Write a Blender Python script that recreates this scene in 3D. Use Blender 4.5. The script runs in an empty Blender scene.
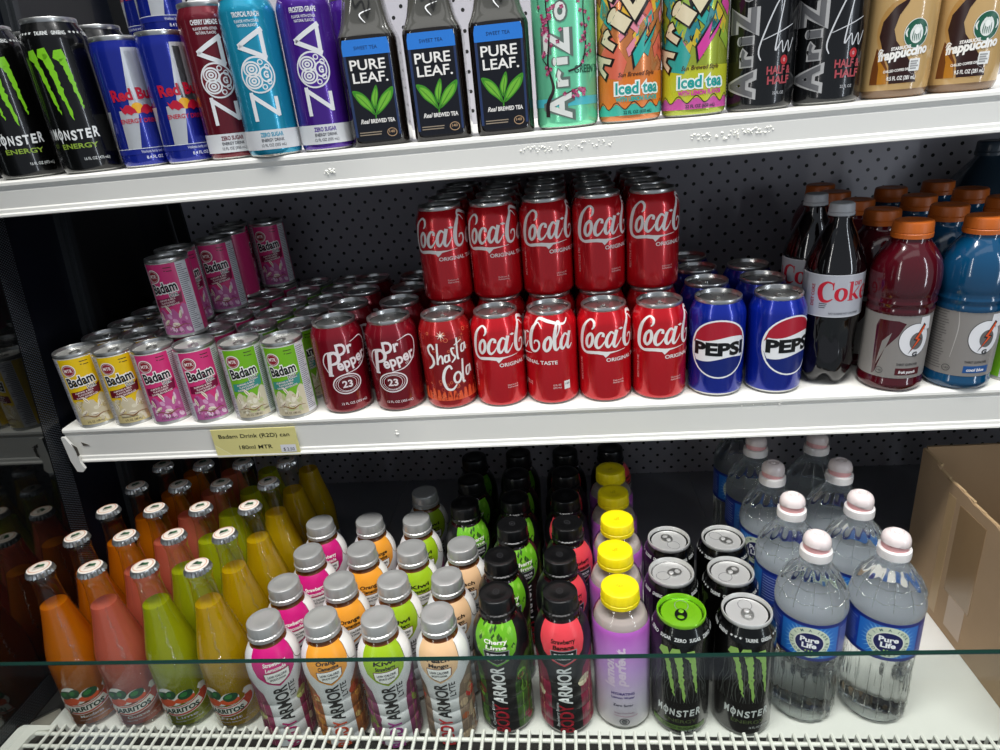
import bpy, bmesh, math, random
from mathutils import Vector, Matrix
from mathutils.geometry import tessellate_polygon
random.seed(7)
scene = bpy.context.scene
COL = scene.collection
PI = math.pi

# ------------------------------------------------------------------ camera, world, lights, exposure
F, YAW, PITCH, ROLL = 634.92, 0.1212, -0.4093, -0.0987
CAM = Vector((0.3957, -0.7455, 0.3558))
cam_d = bpy.data.cameras.new('camera'); cam = bpy.data.objects.new('camera', cam_d); COL.objects.link(cam)
cam_d.sensor_width = 36.0; cam_d.lens = 36.0 * F / 1000.0; cam_d.clip_start = 0.02
cy_, sy_, cp_, sp_ = math.cos(YAW), math.sin(YAW), math.cos(PITCH), math.sin(PITCH)
fwd = Vector((-sy_ * cp_, cy_ * cp_, sp_)); r0 = Vector((cy_, sy_, 0)); u0 = r0.cross(fwd)
cr_, sr_ = math.cos(ROLL), math.sin(ROLL)
rt = r0 * cr_ + u0 * sr_; up = u0 * cr_ - r0 * sr_
cam.matrix_world = Matrix(((rt.x, up.x, -fwd.x, CAM.x), (rt.y, up.y, -fwd.y, CAM.y), (rt.z, up.z, -fwd.z, CAM.z), (0, 0, 0, 1)))
scene.camera = cam
scene.view_settings.view_transform = 'Standard'; scene.view_settings.look = 'None'
scene.view_settings.exposure = 0.3; scene.view_settings.gamma = 1.0; scene.view_settings.use_curve_mapping = False
scene.cycles.max_bounces = 14; scene.cycles.transmission_bounces = 12; scene.cycles.transparent_max_bounces = 24
scene.cycles.use_denoising = True
w = bpy.data.worlds.new('shop_ambient'); scene.world = w; w.use_nodes = True
w.node_tree.nodes['Background'].inputs[0].default_value = (0.80, 0.88, 1.0, 1)
w.node_tree.nodes['Background'].inputs[1].default_value = 0.29

def area(name, loc, target, sx, sy, power, color=(1, 1, 1)):
    l = bpy.data.lights.new(name, 'AREA'); l.shape = 'RECTANGLE'; l.size = sx; l.size_y = sy; l.energy = power; l.color = color
    o = bpy.data.objects.new(name, l); COL.objects.link(o); o.location = loc
    o.rotation_euler = (Vector(target) - Vector(loc)).to_track_quat('-Z', 'Y').to_euler()
    return o
area('canopy_light', (0.35, -0.30, 1.15), (0.35, -0.05, 0.0), 2.6, 0.22, 1.0, (1.0, 0.99, 0.96))
area('ceiling_strip_light', (0.35, -1.05, 4.2), (0.35, -0.1, 0.0), 4.0, 0.60, 250.0, (1.0, 0.99, 0.97))
area('shop_ceiling_light', (0.35, -1.75, 2.3), (0.35, 0.0, 0.1), 2.8, 0.5, 3.0, (1.0, 0.98, 0.95))
area('shop_window', (2.1, -1.5, 0.45), (0.5, 0.0, 0.05), 0.07, 1.9, 7.5, (0.85, 0.92, 1.0))
area('shop_tube_light', (-0.75, -1.5, 0.6), (0.2, 0.0, 0.0), 0.05, 1.6, 4.5, (1.0, 0.98, 0.95))

# ------------------------------------------------------------------ materials
def lin(h):
    h = h.lstrip('#'); v = [int(h[i:i + 2], 16) / 255 for i in (0, 2, 4)]
    return tuple(c / 12.92 if c <= 0.04045 else ((c + 0.055) / 1.055) ** 2.4 for c in v) + (1,)
MATS = {}
def pm(name, hexc='#808080', rough=0.4, metal=0.0, coat=0.0, spec=0.5, trans=0.0, ior=1.45, noise=0.0, nscale=40.0, bump=0.0, alpha=None):
    if name in MATS: return MATS[name]
    m = bpy.data.materials.new(name); m.use_nodes = True; nt = m.node_tree; b = nt.nodes['Principled BSDF']
    c = lin(hexc)
    b.inputs['Base Color'].default_value = c; b.inputs['Roughness'].default_value = rough; b.inputs['Metallic'].default_value = metal
    b.inputs['Coat Weight'].default_value = coat; b.inputs['Coat Roughness'].default_value = 0.08
    b.inputs['Specular IOR Level'].default_value = spec; b.inputs['Transmission Weight'].default_value = trans; b.inputs['IOR'].default_value = ior
    if noise or bump:
        tc = nt.nodes.new('ShaderNodeTexCoord'); n = nt.nodes.new('ShaderNodeTexNoise')
        n.inputs['Scale'].default_value = nscale; n.inputs['Detail'].default_value = 5
        nt.links.new(tc.outputs['Object'], n.inputs['Vector'])
        if noise:
            r = nt.nodes.new('ShaderNodeMixRGB'); r.inputs[1].default_value = tuple(x * (1 - noise) for x in c[:3]) + (1,)
            r.inputs[2].default_value = tuple(min(1, x * (1 + noise)) for x in c[:3]) + (1,)
            nt.links.new(n.outputs['Fac'], r.inputs[0]); nt.links.new(r.outputs[0], b.inputs['Base Color'])
        if bump:
            bp = nt.nodes.new('ShaderNodeBump'); bp.inputs['Strength'].default_value = bump; bp.inputs['Distance'].default_value = 0.002
            nt.links.new(n.outputs['Fac'], bp.inputs['Height']); nt.links.new(bp.outputs[0], b.inputs['Normal'])
    MATS[name] = m
    return m
def thin_glass(name, tint=(1, 1, 1), gloss=0.06, rough=0.02, bump=0.0):
    m = bpy.data.materials.new(name); m.use_nodes = True; nt = m.node_tree; nt.nodes.clear()
    out = nt.nodes.new('ShaderNodeOutputMaterial'); mix = nt.nodes.new('ShaderNodeMixShader')
    t = nt.nodes.new('ShaderNodeBsdfTransparent'); g = nt.nodes.new('ShaderNodeBsdfGlossy'); fr = nt.nodes.new('ShaderNodeLayerWeight')
    t.inputs[0].default_value = tuple(tint) + (1,); g.inputs['Roughness'].default_value = rough; fr.inputs[0].default_value = 0.5
    pw = nt.nodes.new('ShaderNodeMath'); pw.operation = 'POWER'; pw.inputs[1].default_value = 4.0; nt.links.new(fr.outputs['Facing'], pw.inputs[0])
    ma = nt.nodes.new('ShaderNodeMath'); ma.operation = 'MULTIPLY_ADD'; ma.inputs[1].default_value = 0.8; ma.inputs[2].default_value = gloss; ma.use_clamp = True
    nt.links.new(pw.outputs[0], ma.inputs[0]); nt.links.new(ma.outputs[0], mix.inputs[0])
    nt.links.new(t.outputs[0], mix.inputs[1]); nt.links.new(g.outputs[0], mix.inputs[2]); nt.links.new(mix.outputs[0], out.inputs[0])
    if bump:
        tc = nt.nodes.new('ShaderNodeTexCoord'); n = nt.nodes.new('ShaderNodeTexNoise'); n.inputs['Scale'].default_value = 160
        bp = nt.nodes.new('ShaderNodeBump'); bp.inputs['Strength'].default_value = bump; bp.inputs['Distance'].default_value = 0.001
        nt.links.new(tc.outputs['Object'], n.inputs['Vector']); nt.links.new(n.outputs['Fac'], bp.inputs['Height'])
        nt.links.new(bp.outputs[0], g.inputs['Normal']); nt.links.new(bp.outputs[0], fr.inputs['Normal'])
    MATS[name] = m; return m
def liquid(name, hexc, gloss=0.0):
    m = bpy.data.materials.new(name); m.use_nodes = True; nt = m.node_tree; nt.nodes.clear()
    out = nt.nodes.new('ShaderNodeOutputMaterial'); a = nt.nodes.new('ShaderNodeBsdfTranslucent'); d = nt.nodes.new('ShaderNodeBsdfDiffuse')
    mix = nt.nodes.new('ShaderNodeMixShader'); mix.inputs[0].default_value = 0.5
    tc = nt.nodes.new('ShaderNodeTexCoord'); n = nt.nodes.new('ShaderNodeTexNoise'); n.inputs['Scale'].default_value = 18
    mx = nt.nodes.new('ShaderNodeMixRGB'); c = lin(hexc)
    mx.inputs[1].default_value = tuple(x * .92 for x in c[:3]) + (1,); mx.inputs[2].default_value = tuple(min(1, x * 1.08) for x in c[:3]) + (1,)
    nt.links.new(tc.outputs['Object'], n.inputs['Vector']); nt.links.new(n.outputs['Fac'], mx.inputs[0])
    nt.links.new(mx.outputs[0], a.inputs[0]); nt.links.new(mx.outputs[0], d.inputs[0])
    nt.links.new(d.outputs[0], mix.inputs[1]); nt.links.new(a.outputs[0], mix.inputs[2])
    nt.links.new(mix.outputs[0], out.inputs[0]); MATS[name] = m; return m
def grad(name, stops, rough=0.35):
    m = bpy.data.materials.new(name); m.use_nodes = True; nt = m.node_tree; b = nt.nodes['Principled BSDF']; b.inputs['Roughness'].default_value = rough
    tc = nt.nodes.new('ShaderNodeTexCoord'); sx = nt.nodes.new('ShaderNodeSeparateXYZ'); mr = nt.nodes.new('ShaderNodeMapRange'); cr = nt.nodes.new('ShaderNodeValToRGB')
    z0, z1 = stops[0][0], stops[-1][0]; mr.inputs[1].default_value = z0; mr.inputs[2].default_value = z1
    nt.links.new(tc.outputs['Object'], sx.inputs[0]); nt.links.new(sx.outputs[2], mr.inputs[0]); nt.links.new(mr.outputs[0], cr.inputs[0]); nt.links.new(cr.outputs[0], b.inputs['Base Color'])
    while len(cr.color_ramp.elements) < len(stops): cr.color_ramp.elements.new(0.5)
    for e, (z, h) in zip(cr.color_ramp.elements, stops): e.position = (z - z0) / (z1 - z0); e.color = lin(h)
    MATS[name] = m; return m
def ink(h):                                                       # flat printing ink of one colour
    return pm('ink_' + h.lstrip('#'), h, 0.32)
def can_paint(h): return pm('can_' + h.lstrip('#'), h, 0.24, 0.4, 0.6)
ALU = pm('brushed_aluminium', '#cbcbc8', 0.28, 0.92, noise=0.06, nscale=90)
WHITE = ink('#e9e9e6'); BLACK = ink('#0b0b0d')

# ------------------------------------------------------------------ mesh helpers
def mk(name, verts, faces, mats, midx=None, smooth=True, angle=35, weld=False):
    me = bpy.data.meshes.new(name); me.from_pydata(verts, [], faces)
    for m in mats: me.materials.append(m)
    if midx: me.polygons.foreach_set('material_index', midx)
    if weld:
        bm = bmesh.new(); bm.from_mesh(me); bmesh.ops.remove_doubles(bm, verts=bm.verts, dist=2e-6); bm.to_mesh(me); bm.free()
    if smooth:
        me.polygons.foreach_set('use_smooth', [True] * len(me.polygons)); me.set_sharp_from_angle(angle=math.radians(angle))
    me.update(); return me
def lathe(name, prof, mats, seg=32, zmat=None, fn=None, angle=35, mm=0.001):
    """prof [(r, z)] in mm, bottom to top; zmat(z) -> material index; fn(r, z, a) -> (r, z)"""
    V, Fc, M = [], [], []
    for (r, z) in prof:
        for k in range(seg):
            a = 2 * PI * k / seg; rr, zz = fn(r, z, a) if fn else (r, z)
            V.append((rr * mm * math.sin(a), -rr * mm * math.cos(a), zz * mm))
    for i in range(len(prof) - 1):
        for k in range(seg):
            k2 = (k + 1) % seg
            Fc.append((i * seg + k, i * seg + k2, (i + 1) * seg + k2, (i + 1) * seg + k))
            M.append(zmat((prof[i][1] + prof[i + 1][1]) / 2) if zmat else 0)
    for i, rev in ((0, True), (len(prof) - 1, False)):
        if prof[i][0] > 0.05:
            f = [i * seg + k for k in range(seg)]
            Fc.append(tuple(reversed(f)) if rev else tuple(f)); M.append(zmat(prof[i][1]) if zmat else 0)
    return mk(name, V, Fc, mats, M, angle=angle, weld=any(p[0] < 0.05 for p in prof))
class MB:                                                         # boxes, bars and prisms in one mesh
    def __init__(s): s.v, s.f, s.m = [], [], []
    def box(s, x0, x1, y0, y1, z0, z1, m=0):
        b = len(s.v); s.v += [(x, y, z) for z in (z0, z1) for y in (y0, y1) for x in (x0, x1)]
        for f in ((0, 2, 3, 1), (4, 5, 7, 6), (0, 1, 5, 4), (2, 6, 7, 3), (0, 4, 6, 2), (1, 3, 7, 5)): s.f.append(tuple(b + i for i in f)); s.m.append(m)
    def prism(s, pts, axis, a0, a1, m=0):                         # pts in the two other axes, anticlockwise
        b = len(s.v); n = len(pts)
        for a in (a0, a1):
            for (p, q) in pts: s.v.append((a, p, q) if axis == 'x' else (p, a, q) if axis == 'y' else (p, q, a))
        for i in range(n): j = (i + 1) % n; s.f.append((b + i, b + j, b + n + j, b + n + i)); s.m.append(m)
        s.f.append(tuple(b + i for i in reversed(range(n)))); s.f.append(tuple(b + n + i for i in range(n))); s.m += [m, m]
    def tube(s, p, q, r, n=8, m=0):
        p, q = Vector(p), Vector(q); d = (q - p).normalized(); a = d.orthogonal().normalized(); c = d.cross(a); b = len(s.v)
        for o in (p, q):
            for k in range(n): t = 2 * PI * k / n; s.v.append(tuple(o + a * (r * math.cos(t)) + c * (r * math.sin(t))))
        for k in range(n): j = (k + 1) % n; s.f.append((b + k, b + j, b + n + j, b + n + k)); s.m.append(m)
        s.f.append(tuple(b + k for k in reversed(range(n)))); s.f.append(tuple(b + n + k for k in range(n))); s.m += [m, m]
    def mesh(s, name, mats, smooth=False, angle=35):
        me = mk(name, s.v, s.f, mats, s.m, smooth, angle); bm = bmesh.new(); bm.from_mesh(me); bmesh.ops.recalc_face_normals(bm, faces=bm.faces); bm.to_mesh(me); bm.free(); return me
def catmull(P, n=6, closed=False):
    out = []; N = len(P); rng = range(N if closed else N - 1)
    for i in rng:
        g = lambda k: P[k % N] if closed else P[max(0, min(N - 1, k))]
        a, b, c, d = g(i - 1), g(i), g(i + 1), g(i + 2)
        for k in range(n):
            t = k / n
            out.append(tuple(0.5 * (2 * b[j] + (c[j] - a[j]) * t + (2 * a[j] - 5 * b[j] + 4 * c[j] - d[j]) * t * t + (3 * b[j] - a[j] - 3 * c[j] + d[j]) * t ** 3) for j in range(len(b))))
    if not closed: out.append(tuple(P[-1]))
    return out
_txt = {}
def text_tris(s, bold=0.0, shear=0.0):
    k = (s, bold, shear)
    if k in _txt: return _txt[k]
    c = bpy.data.curves.new('t', 'FONT'); c.body = s; c.size = 1; c.offset = bold; c.shear = shear; c.resolution_u = 3; c.align_x = 'CENTER'
    o = bpy.data.objects.new('t', c); me = bpy.data.meshes.new_from_object(o)
    me.calc_loop_triangles(); v = [(q.co.x, q.co.y) for q in me.vertices]
    T = [tuple(v[i] for i in t.vertices) for t in me.loop_triangles]
    bpy.data.meshes.remove(me); bpy.data.objects.remove(o); bpy.data.curves.remove(c)
    xs = [p[0] for t in T for p in t] or [0, 1]; cx = (min(xs) + max(xs)) / 2
    T = [tuple((x - cx, y) for x, y in t) for t in T]; _txt[k] = (T, max(xs) - min(xs)); return _txt[k]
def clip(poly, ax, lo, hi):
    for sgn, lim in ((1, lo), (-1, hi)):
        out = []
        for i in range(len(poly)):
            a, b = poly[i - 1], poly[i]; da, db = sgn * (a[ax] - lim), sgn * (b[ax] - lim)
            if da * db < 0: t = da / (da - db); out.append((a[0] + (b[0] - a[0]) * t, a[1] + (b[1] - a[1]) * t))
            if db >= 0: out.append(b)
        poly = out
        if len(poly) < 3: return []
    return poly
class Art:
    """flat print wrapped on a container: s = arc length, z = height, in mm; surf(s, z, eps) -> xyz in m"""
    def __init__(self, surf, step=5.0, zcuts=()): self.surf, self.step, self.zc = surf, step, sorted(zcuts); self.v, self.f, self.m, self.mats, self.names = [], [], [], [], {}
    def mi(self, mat):
        if isinstance(mat, str): mat = ink(mat)
        if mat.name not in self.names: self.names[mat.name] = len(self.mats); self.mats.append(mat)
        return self.names[mat.name]
    def tri(self, t, mi, L):
        s0, s1 = min(p[0] for p in t), max(p[0] for p in t); area2 = abs((t[1][0] - t[0][0]) * (t[2][1] - t[0][1]) - (t[2][0] - t[0][0]) * (t[1][1] - t[0][1]))
        if area2 < 1e-5: return
        if (t[1][0] - t[0][0]) * (t[2][1] - t[0][1]) - (t[2][0] - t[0][0]) * (t[1][1] - t[0][1]) < 0: t = tuple(reversed(t))
        for k in range(math.floor(s0 / self.step), math.floor((s1 - 1e-6) / self.step) + 1):
            p = clip(list(t), 0, k * self.step, (k + 1) * self.step)
            if not p: continue
            lims = [-1e9] + list(self.zc) + [1e9]; z0, z1 = min(q[1] for q in p), max(q[1] for q in p)
            for a, b in zip(lims, lims[1:]):
                if b <= z0 or a >= z1: continue
                q = clip(p, 1, a, b)
                if len(q) >= 3:
                    base = len(self.v); self.v += [self.surf(x, z, 0.00012 + 0.00008 * L) for x, z in q]
                    self.f.append(tuple(range(base, base + len(q)))); self.m.append(mi)
    def poly(self, pts, mat, L=0):
        mi = self.mi(mat)
        for t in tessellate_polygon([[Vector((x, z, 0)) for x, z in pts]]): self.tri(tuple(pts[i] for i in t), mi, L)
    def rect(self, s0, s1, z0, z1, mat, L=0): self.poly([(s0, z0), (s1, z0), (s1, z1), (s0, z1)], mat, L)
    def ell(self, c, rx, rz, mat, L=0, n=24, rot=0.0):
        self.poly([(c[0] + rx * math.cos(a) * math.cos(rot) - rz * math.sin(a) * math.sin(rot), c[1] + rx * math.cos(a) * math.sin(rot) + rz * math.sin(a) * math.cos(rot)) for a in (2 * PI * k / n for k in range(n))], mat, L)
    def stroke(self, P, wd, mat, L=0, closed=False, n=6, raw=False):
        if not isinstance(wd, (list, tuple)): wd = [wd] * len(P)
        Q = [(p[0], p[1], x) for p, x in zip(P, wd)]; Q = Q if raw else catmull(Q, n, closed); mi = self.mi(mat); E = []; N = len(Q)
        for i in range(N):
            a = Q[(i - 1) % N] if closed or i else Q[0]; b = Q[(i + 1) % N] if closed or i < N - 1 else Q[-1]
            dx, dz = b[0] - a[0], b[1] - a[1]; l = math.hypot(dx, dz) or 1; h = Q[i][2] / 2
            E.append(((Q[i][0] - dz / l * h, Q[i][1] + dx / l * h), (Q[i][0] + dz / l * h, Q[i][1] - dx / l * h)))
        for i in range(N if closed else N - 1):
            (a, b), (c, d) = E[i], E[(i + 1) % N]; self.tri((a, b, d), mi, L); self.tri((a, d, c), mi, L)
    def ring(self, c, rx, rz, wd, mat, L=0, n=12, rot=0.0):
        self.stroke([(c[0] + rx * math.cos(a) * math.cos(rot) - rz * math.sin(a) * math.sin(rot), c[1] + rx * math.cos(a) * math.sin(rot) + rz * math.sin(a) * math.cos(rot)) for a in (2 * PI * k / n for k in range(n))], wd, mat, L, True, 3)
    def text(self, s, c, h, mat, L=1, width=None, bold=0.0, shear=0.0, rot=0.0, arc=None):
        """h = capital height in mm, c = centre of the baseline; rot in degrees"""
        T, wd = text_tris(s, bold, shear); mi = self.mi(mat); k = h / 0.70; kx = k if width is None else width / wd; ca, sa = math.cos(math.radians(rot)), math.sin(math.radians(rot))
        for t in T:
            q = []
            for x, y in t:
                X, Y = x * kx, y * k
                if arc: th = X / (arc + Y) if False else X / arc; X, Y = (arc + Y) * math.sin(th), (arc + Y) * math.cos(th) - arc
                q.append((c[0] + X * ca - Y * sa, c[1] + X * sa + Y * ca))
            self.tri(tuple(q), mi, L)
    def lines(self, s0, s1, z0, z1, n, mat, L=1, th=0.5, rnd=0.25):
        for i in range(n):
            z = z1 - (z1 - z0) * (i + .5) / n; self.rect(s0, s1 - (s1 - s0) * rnd * random.random(), z - th / 2, z + th / 2, mat, L)
    def mesh(self, name): return mk(name, self.v, self.f, self.mats, self.m, True, 50, weld=True)
class Shift:                                                      # draws on another Art, moved up or down
    def __init__(self, A, dz, kz=1.0): self.A, self.dz, self.kz = A, dz, kz
    def _p(self, P): return [(p[0], p[1] * self.kz + self.dz) + tuple(p[2:]) for p in P]
    def rect(self, a, b, c, d, *k): self.A.rect(a, b, c * self.kz + self.dz, d * self.kz + self.dz, *k)
    def poly(self, P, *k): self.A.poly(self._p(P), *k)
    def stroke(self, P, *k, **q): self.A.stroke(self._p(P), *k, **q)
    def ell(self, c, *k, **q): self.A.ell(self._p([c])[0], *k, **q)
    def ring(self, c, *k, **q): self.A.ring(self._p([c])[0], *k, **q)
    def text(self, t, c, *k, **q): self.A.text(t, self._p([c])[0], *k, **q)
    def lines(self, a, b, c, d, *k, **q): self.A.lines(a, b, c * self.kz + self.dz, d * self.kz + self.dz, *k, **q)
def wrap(prof, R):
    P = sorted({z: r for r, z in prof}.items())
    def rad(z):
        if z <= P[0][0]: return P[0][1]
        for (a, ra), (b, rb) in zip(P, P[1:]):
            if z <= b: return ra + (rb - ra) * (z - a) / (b - a)
        return P[-1][1]
    def surf(s, z, e):
        a = s / R; r = rad(z) * 0.001 + e; return (r * math.sin(a), -r * math.cos(a), z * 0.001)
    return surf, [z for z, _ in P]
def art(prof, R, step=5.0):
    sf, zc = wrap(prof, R); return Art(sf, step, zc)

# ------------------------------------------------------------------ things
def facing(x, y): return math.atan2(CAM.x - x, -(CAM.y - y))
def obj(name, me, parent=None, loc=None, **props):
    o = bpy.data.objects.new(name, me); COL.objects.link(o)
    if parent: o.parent = parent
    if loc: o.location = loc
    for k, v in props.items(): o[k] = v
    return o
def place(proto, x, y, z, turn=None, label='', group=None, rot=None, scale=None):
    """proto = (name, category, [(part, mesh, parent index or None)]); a copy of the thing and of each part, sharing mesh data.
    turn = degrees by which the label is turned to the right of the way towards the aisle viewer; rot = plain degrees"""
    name, cat, parts = proto
    root = bpy.data.objects.new(name, None); root.empty_display_size = 0.02; COL.objects.link(root)
    if z != 'deck': root.location = (x, y, z)
    ang = math.radians(rot) if rot is not None else facing(x, y) + math.radians(turn or 0)
    root.rotation_euler = (0, 0, ang)
    if z == 'deck': root.location = (x, y, ZD(y)); root.rotation_euler = (Matrix.Rotation(TILT, 3, 'X') @ Matrix.Rotation(ang, 3, 'Z')).to_euler()
    if scale: root.scale = scale
    root['label'] = label; root['category'] = cat
    if group: root['group'] = group
    made = []
    for pn, me, par in parts: made.append(obj(pn, me, made[par] if par is not None else root))
    return root
ORD = ['first', 'second', 'third', 'fourth', 'fifth', 'sixth', 'seventh', 'eighth']

# ================================================================== SETTING
ZB = -0.3420; ZT = 0.3203; YBACK = 0.375; YF = -0.040; XW = -0.305; XR = 1.40
TILT = -0.0439                                                    # the bottom deck falls gently towards the back
def ZD(y): return ZB + TILT * (y + 0.2)
shelf_white = pm('shelf_white_enamel', '#dddcd6', 0.38, noise=0.05, nscale=9, bump=0.03)
def pegboard_mat():
    m = bpy.data.materials.new('perforated_grey_panel'); m.use_nodes = True; nt = m.node_tree; b = nt.nodes['Principled BSDF']; N = nt.nodes.new; Lk = nt.links.new
    tc = N('ShaderNodeTexCoord'); sp = N('ShaderNodeSeparateXYZ'); Lk(tc.outputs['Object'], sp.inputs[0])
    def math_(op, a, b_=None):
        n = N('ShaderNodeMath'); n.operation = op
        for i, q in enumerate((a, b_)):
            if q is None: continue
            if isinstance(q, (int, float)): n.inputs[i].default_value = q
            else: Lk(q, n.inputs[i])
        return n.outputs[0]
    PX, PZ = 0.0275, 0.029
    def dots(ox, oz):
        fx = math_('PINGPONG', math_('ADD', sp.outputs[0], 10 + ox), PX / 2); fz = math_('PINGPONG', math_('ADD', sp.outputs[2], 10 + oz), PZ / 2)
        d = math_('SQRT', math_('ADD', math_('MULTIPLY', fx, fx), math_('MULTIPLY', fz, fz))); return math_('LESS_THAN', d, 0.0029)
    k = math_('MAXIMUM', dots(0.0, 0.012), dots(PX / 2, 0.012 + PZ / 2))
    mx = N('ShaderNodeMixRGB'); mx.inputs[1].default_value = lin('#b4b2ba'); mx.inputs[2].default_value = (0.002, 0.002, 0.002, 1); Lk(k, mx.inputs[0])
    Lk(mx.outputs[0], b.inputs['Base Color']); b.inputs['Roughness'].default_value = 0.5; return m
PEG = pegboard_mat()
def struct(name, me, **k): return obj(name, me, None, None, kind='structure', **k)
q = MB(); q.box(-0.287, XR, YBACK, YBACK + 0.012, ZD(YBACK) - 0.01, 0.9); struct('wall_back', q.mesh('wall_back', [PEG]))
navy = pm('dark_navy_panel', '#0b0f1a', 0.35, 0.2, noise=0.25, nscale=6); dark = pm('dark_liner', '#161719', 0.45, noise=0.2, nscale=8)
mirror = pm('tinted_mirror_glass', '#08090a', 0.04, 0.0)
nt = mirror.node_tree; b_ = nt.nodes['Principled BSDF']; gl = nt.nodes.new('ShaderNodeBsdfGlossy'); gl.inputs['Roughness'].default_value = 0.05; gl.inputs[0].default_value = (0.75, 0.78, 0.74, 1)
mxs = nt.nodes.new('ShaderNodeMixShader'); mxs.inputs[0].default_value = 0.075
nt.links.new(b_.outputs[0], mxs.inputs[1]); nt.links.new(gl.outputs[0], mxs.inputs[2]); nt.links.new(mxs.outputs[0], nt.nodes['Material Output'].inputs[0])
q = MB(); q.box(XW - 0.03, XW - 0.006, -0.30, YBACK + 0.012, ZB - 0.06, 0.9); wl = struct('wall_left', q.mesh('wall_left', [navy]))
LN = 0.15                                                         # the end panel and its post lean back with height
def lean(y, z0=ZB - 0.02, z1=0.9): return [(y[0] + LN * z0, z0), (y[1] + LN * z0, z0), (y[1] + LN * z1, z1), (y[0] + LN * z1, z1)]
q = MB(); q.prism(lean((0.0605, 0.083)), 'x', XW - 0.0058, XW + 0.003); q.prism(lean((0.068, 0.074)), 'x', XW - 0.0058, XW + 0.007); obj('upright_post', q.mesh('upright_post', [pm('post_grey', '#34373a', 0.35, 0.4)]), wl)
q = MB(); q.prism(lean((0.0832, 0.24)), 'x', XW - 0.0058, XW - 0.002); q.box(XW - 0.004, -0.287, YBACK - 0.006, YBACK, ZD(YBACK) + .001, 0.9); obj('liner_panel', q.mesh('liner_panel', [dark]), wl)
# glass end panel with its dotted black border
endp = bpy.data.objects.new('end_panel', None); COL.objects.link(endp); endp.location = (XW, -0.3, ZB); endp['label'] = 'dark reflecting glass end panel with a dotted border, left of the shelves'; endp['category'] = 'panel'
def opart(name, me, root): o = obj(name, me, root); o.matrix_parent_inverse = root.matrix_world.inverted() if False else Matrix.Translation(-root.location); return o
q = MB(); q.prism([(-0.80, ZB + 0.055), (-0.058 + LN * (ZB + .055), ZB + 0.055), (-0.058 + LN * 0.9, 0.9), (-0.80, 0.9)], 'x', XW - 0.005, XW); opart('mirror_glass', q.mesh('mirror_glass', [mirror]), endp)
frit_bg = pm('frit_black', '#0a0b0d', 0.25); frit_dot = pm('frit_dot', '#3a3e44', 0.4)
q = MB(); q.prism(lean((-0.058, -0.028), ZB + 0.03), 'x', XW - 0.005, XW + 0.0006); q.prism([(-0.80, ZB + 0.030), (-0.0585 + LN * (ZB + .03), ZB + 0.030), (-0.0585 + LN * (ZB + .062), ZB + 0.062), (-0.80, ZB + 0.062)], 'x', XW - 0.005, XW + 0.0006); opart('border', q.mesh('border', [frit_bg]), endp)
q = MB()
def dot(y, z):
    b = len(q.v); r = 0.00085
    q.v.extend([(XW + 0.0009, y - r, z - r), (XW + 0.0009, y + r, z - r), (XW + 0.0009, y + r, z + r), (XW + 0.0009, y - r, z + r)]); q.f.append((b, b + 1, b + 2, b + 3)); q.m.append(0)
for i in range(12):
    for k in range(190): z = ZB + 0.066 + k * 0.0035 + (0.00175 if i % 2 else 0); dot(-0.0565 + LN * z + i * 0.0024, z)
for k in range(105):
    for i in range(9): dot(-0.112 - k * 0.0036 - (0.0018 if i % 2 else 0), ZB + 0.034 + i * 0.0032)
me = q.mesh('frit_dots', [frit_dot]); fo = opart('frit_dots', me, endp); fo['kind'] = 'stuff'
q = MB(); q.prism([(-0.80, ZB + 0.029), (-0.80, ZB - 0.05), (-0.20, ZB - 0.05), (-0.20, ZB + 0.005), (-0.24, ZB + 0.029)], 'x', XW - 0.06, XW - 0.0005)
opart('sill', q.mesh('sill', [pm('sill_steel', '#a8a39b', 0.3, 0.8)]), endp)
# bottom deck: white front pan, dark rear panels
def decked(o): o.location = (0, -0.2, ZB); o.rotation_euler = (TILT, 0, 0); return o
q = MB(); q.box(XW, XR, -0.026, 0.295, -0.012, 0); fl = decked(struct('floor', q.mesh('floor', [shelf_white])))
dk = pm('dark_deck', '#94959b', 0.45, noise=0.15, nscale=7)
q = MB(); q.box(XW, XR, -0.056, -0.0262, -0.012, -0.0004); obj('gap_shade_strip', q.mesh('gap_shade_strip', [pm('gap_shade_black', '#1c1b1a', 0.5)]), fl)  # added strip, coloured black so the grille gaps look dark
for a, b in ((XW, 0.0405), (0.0420, 0.62), (0.6215, XR)):
    q = MB(); q.box(a, b, 0.2955, YBACK + .2, -0.012, 0); obj('deck_panel', q.mesh('deck_panel', [dk]), fl)
q = MB(); q.box(XW - 0.03, XR, -0.70, YBACK, ZB - 0.20, ZB - 0.19); q.box(XW - 0.03, XR, -0.243, -0.239, ZB - 0.19, ZB - 0.013); struct('trim_1', q.mesh('trim_1', [pm('well_dark', '#2a2723', 0.6, noise=0.4, nscale=20)]))
q = MB(); q.box(XR, XR + 0.03, -0.3, YBACK + 0.012, ZB - 0.06, 0.9); struct('wall_right', q.mesh('wall_right', [navy]))
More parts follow.
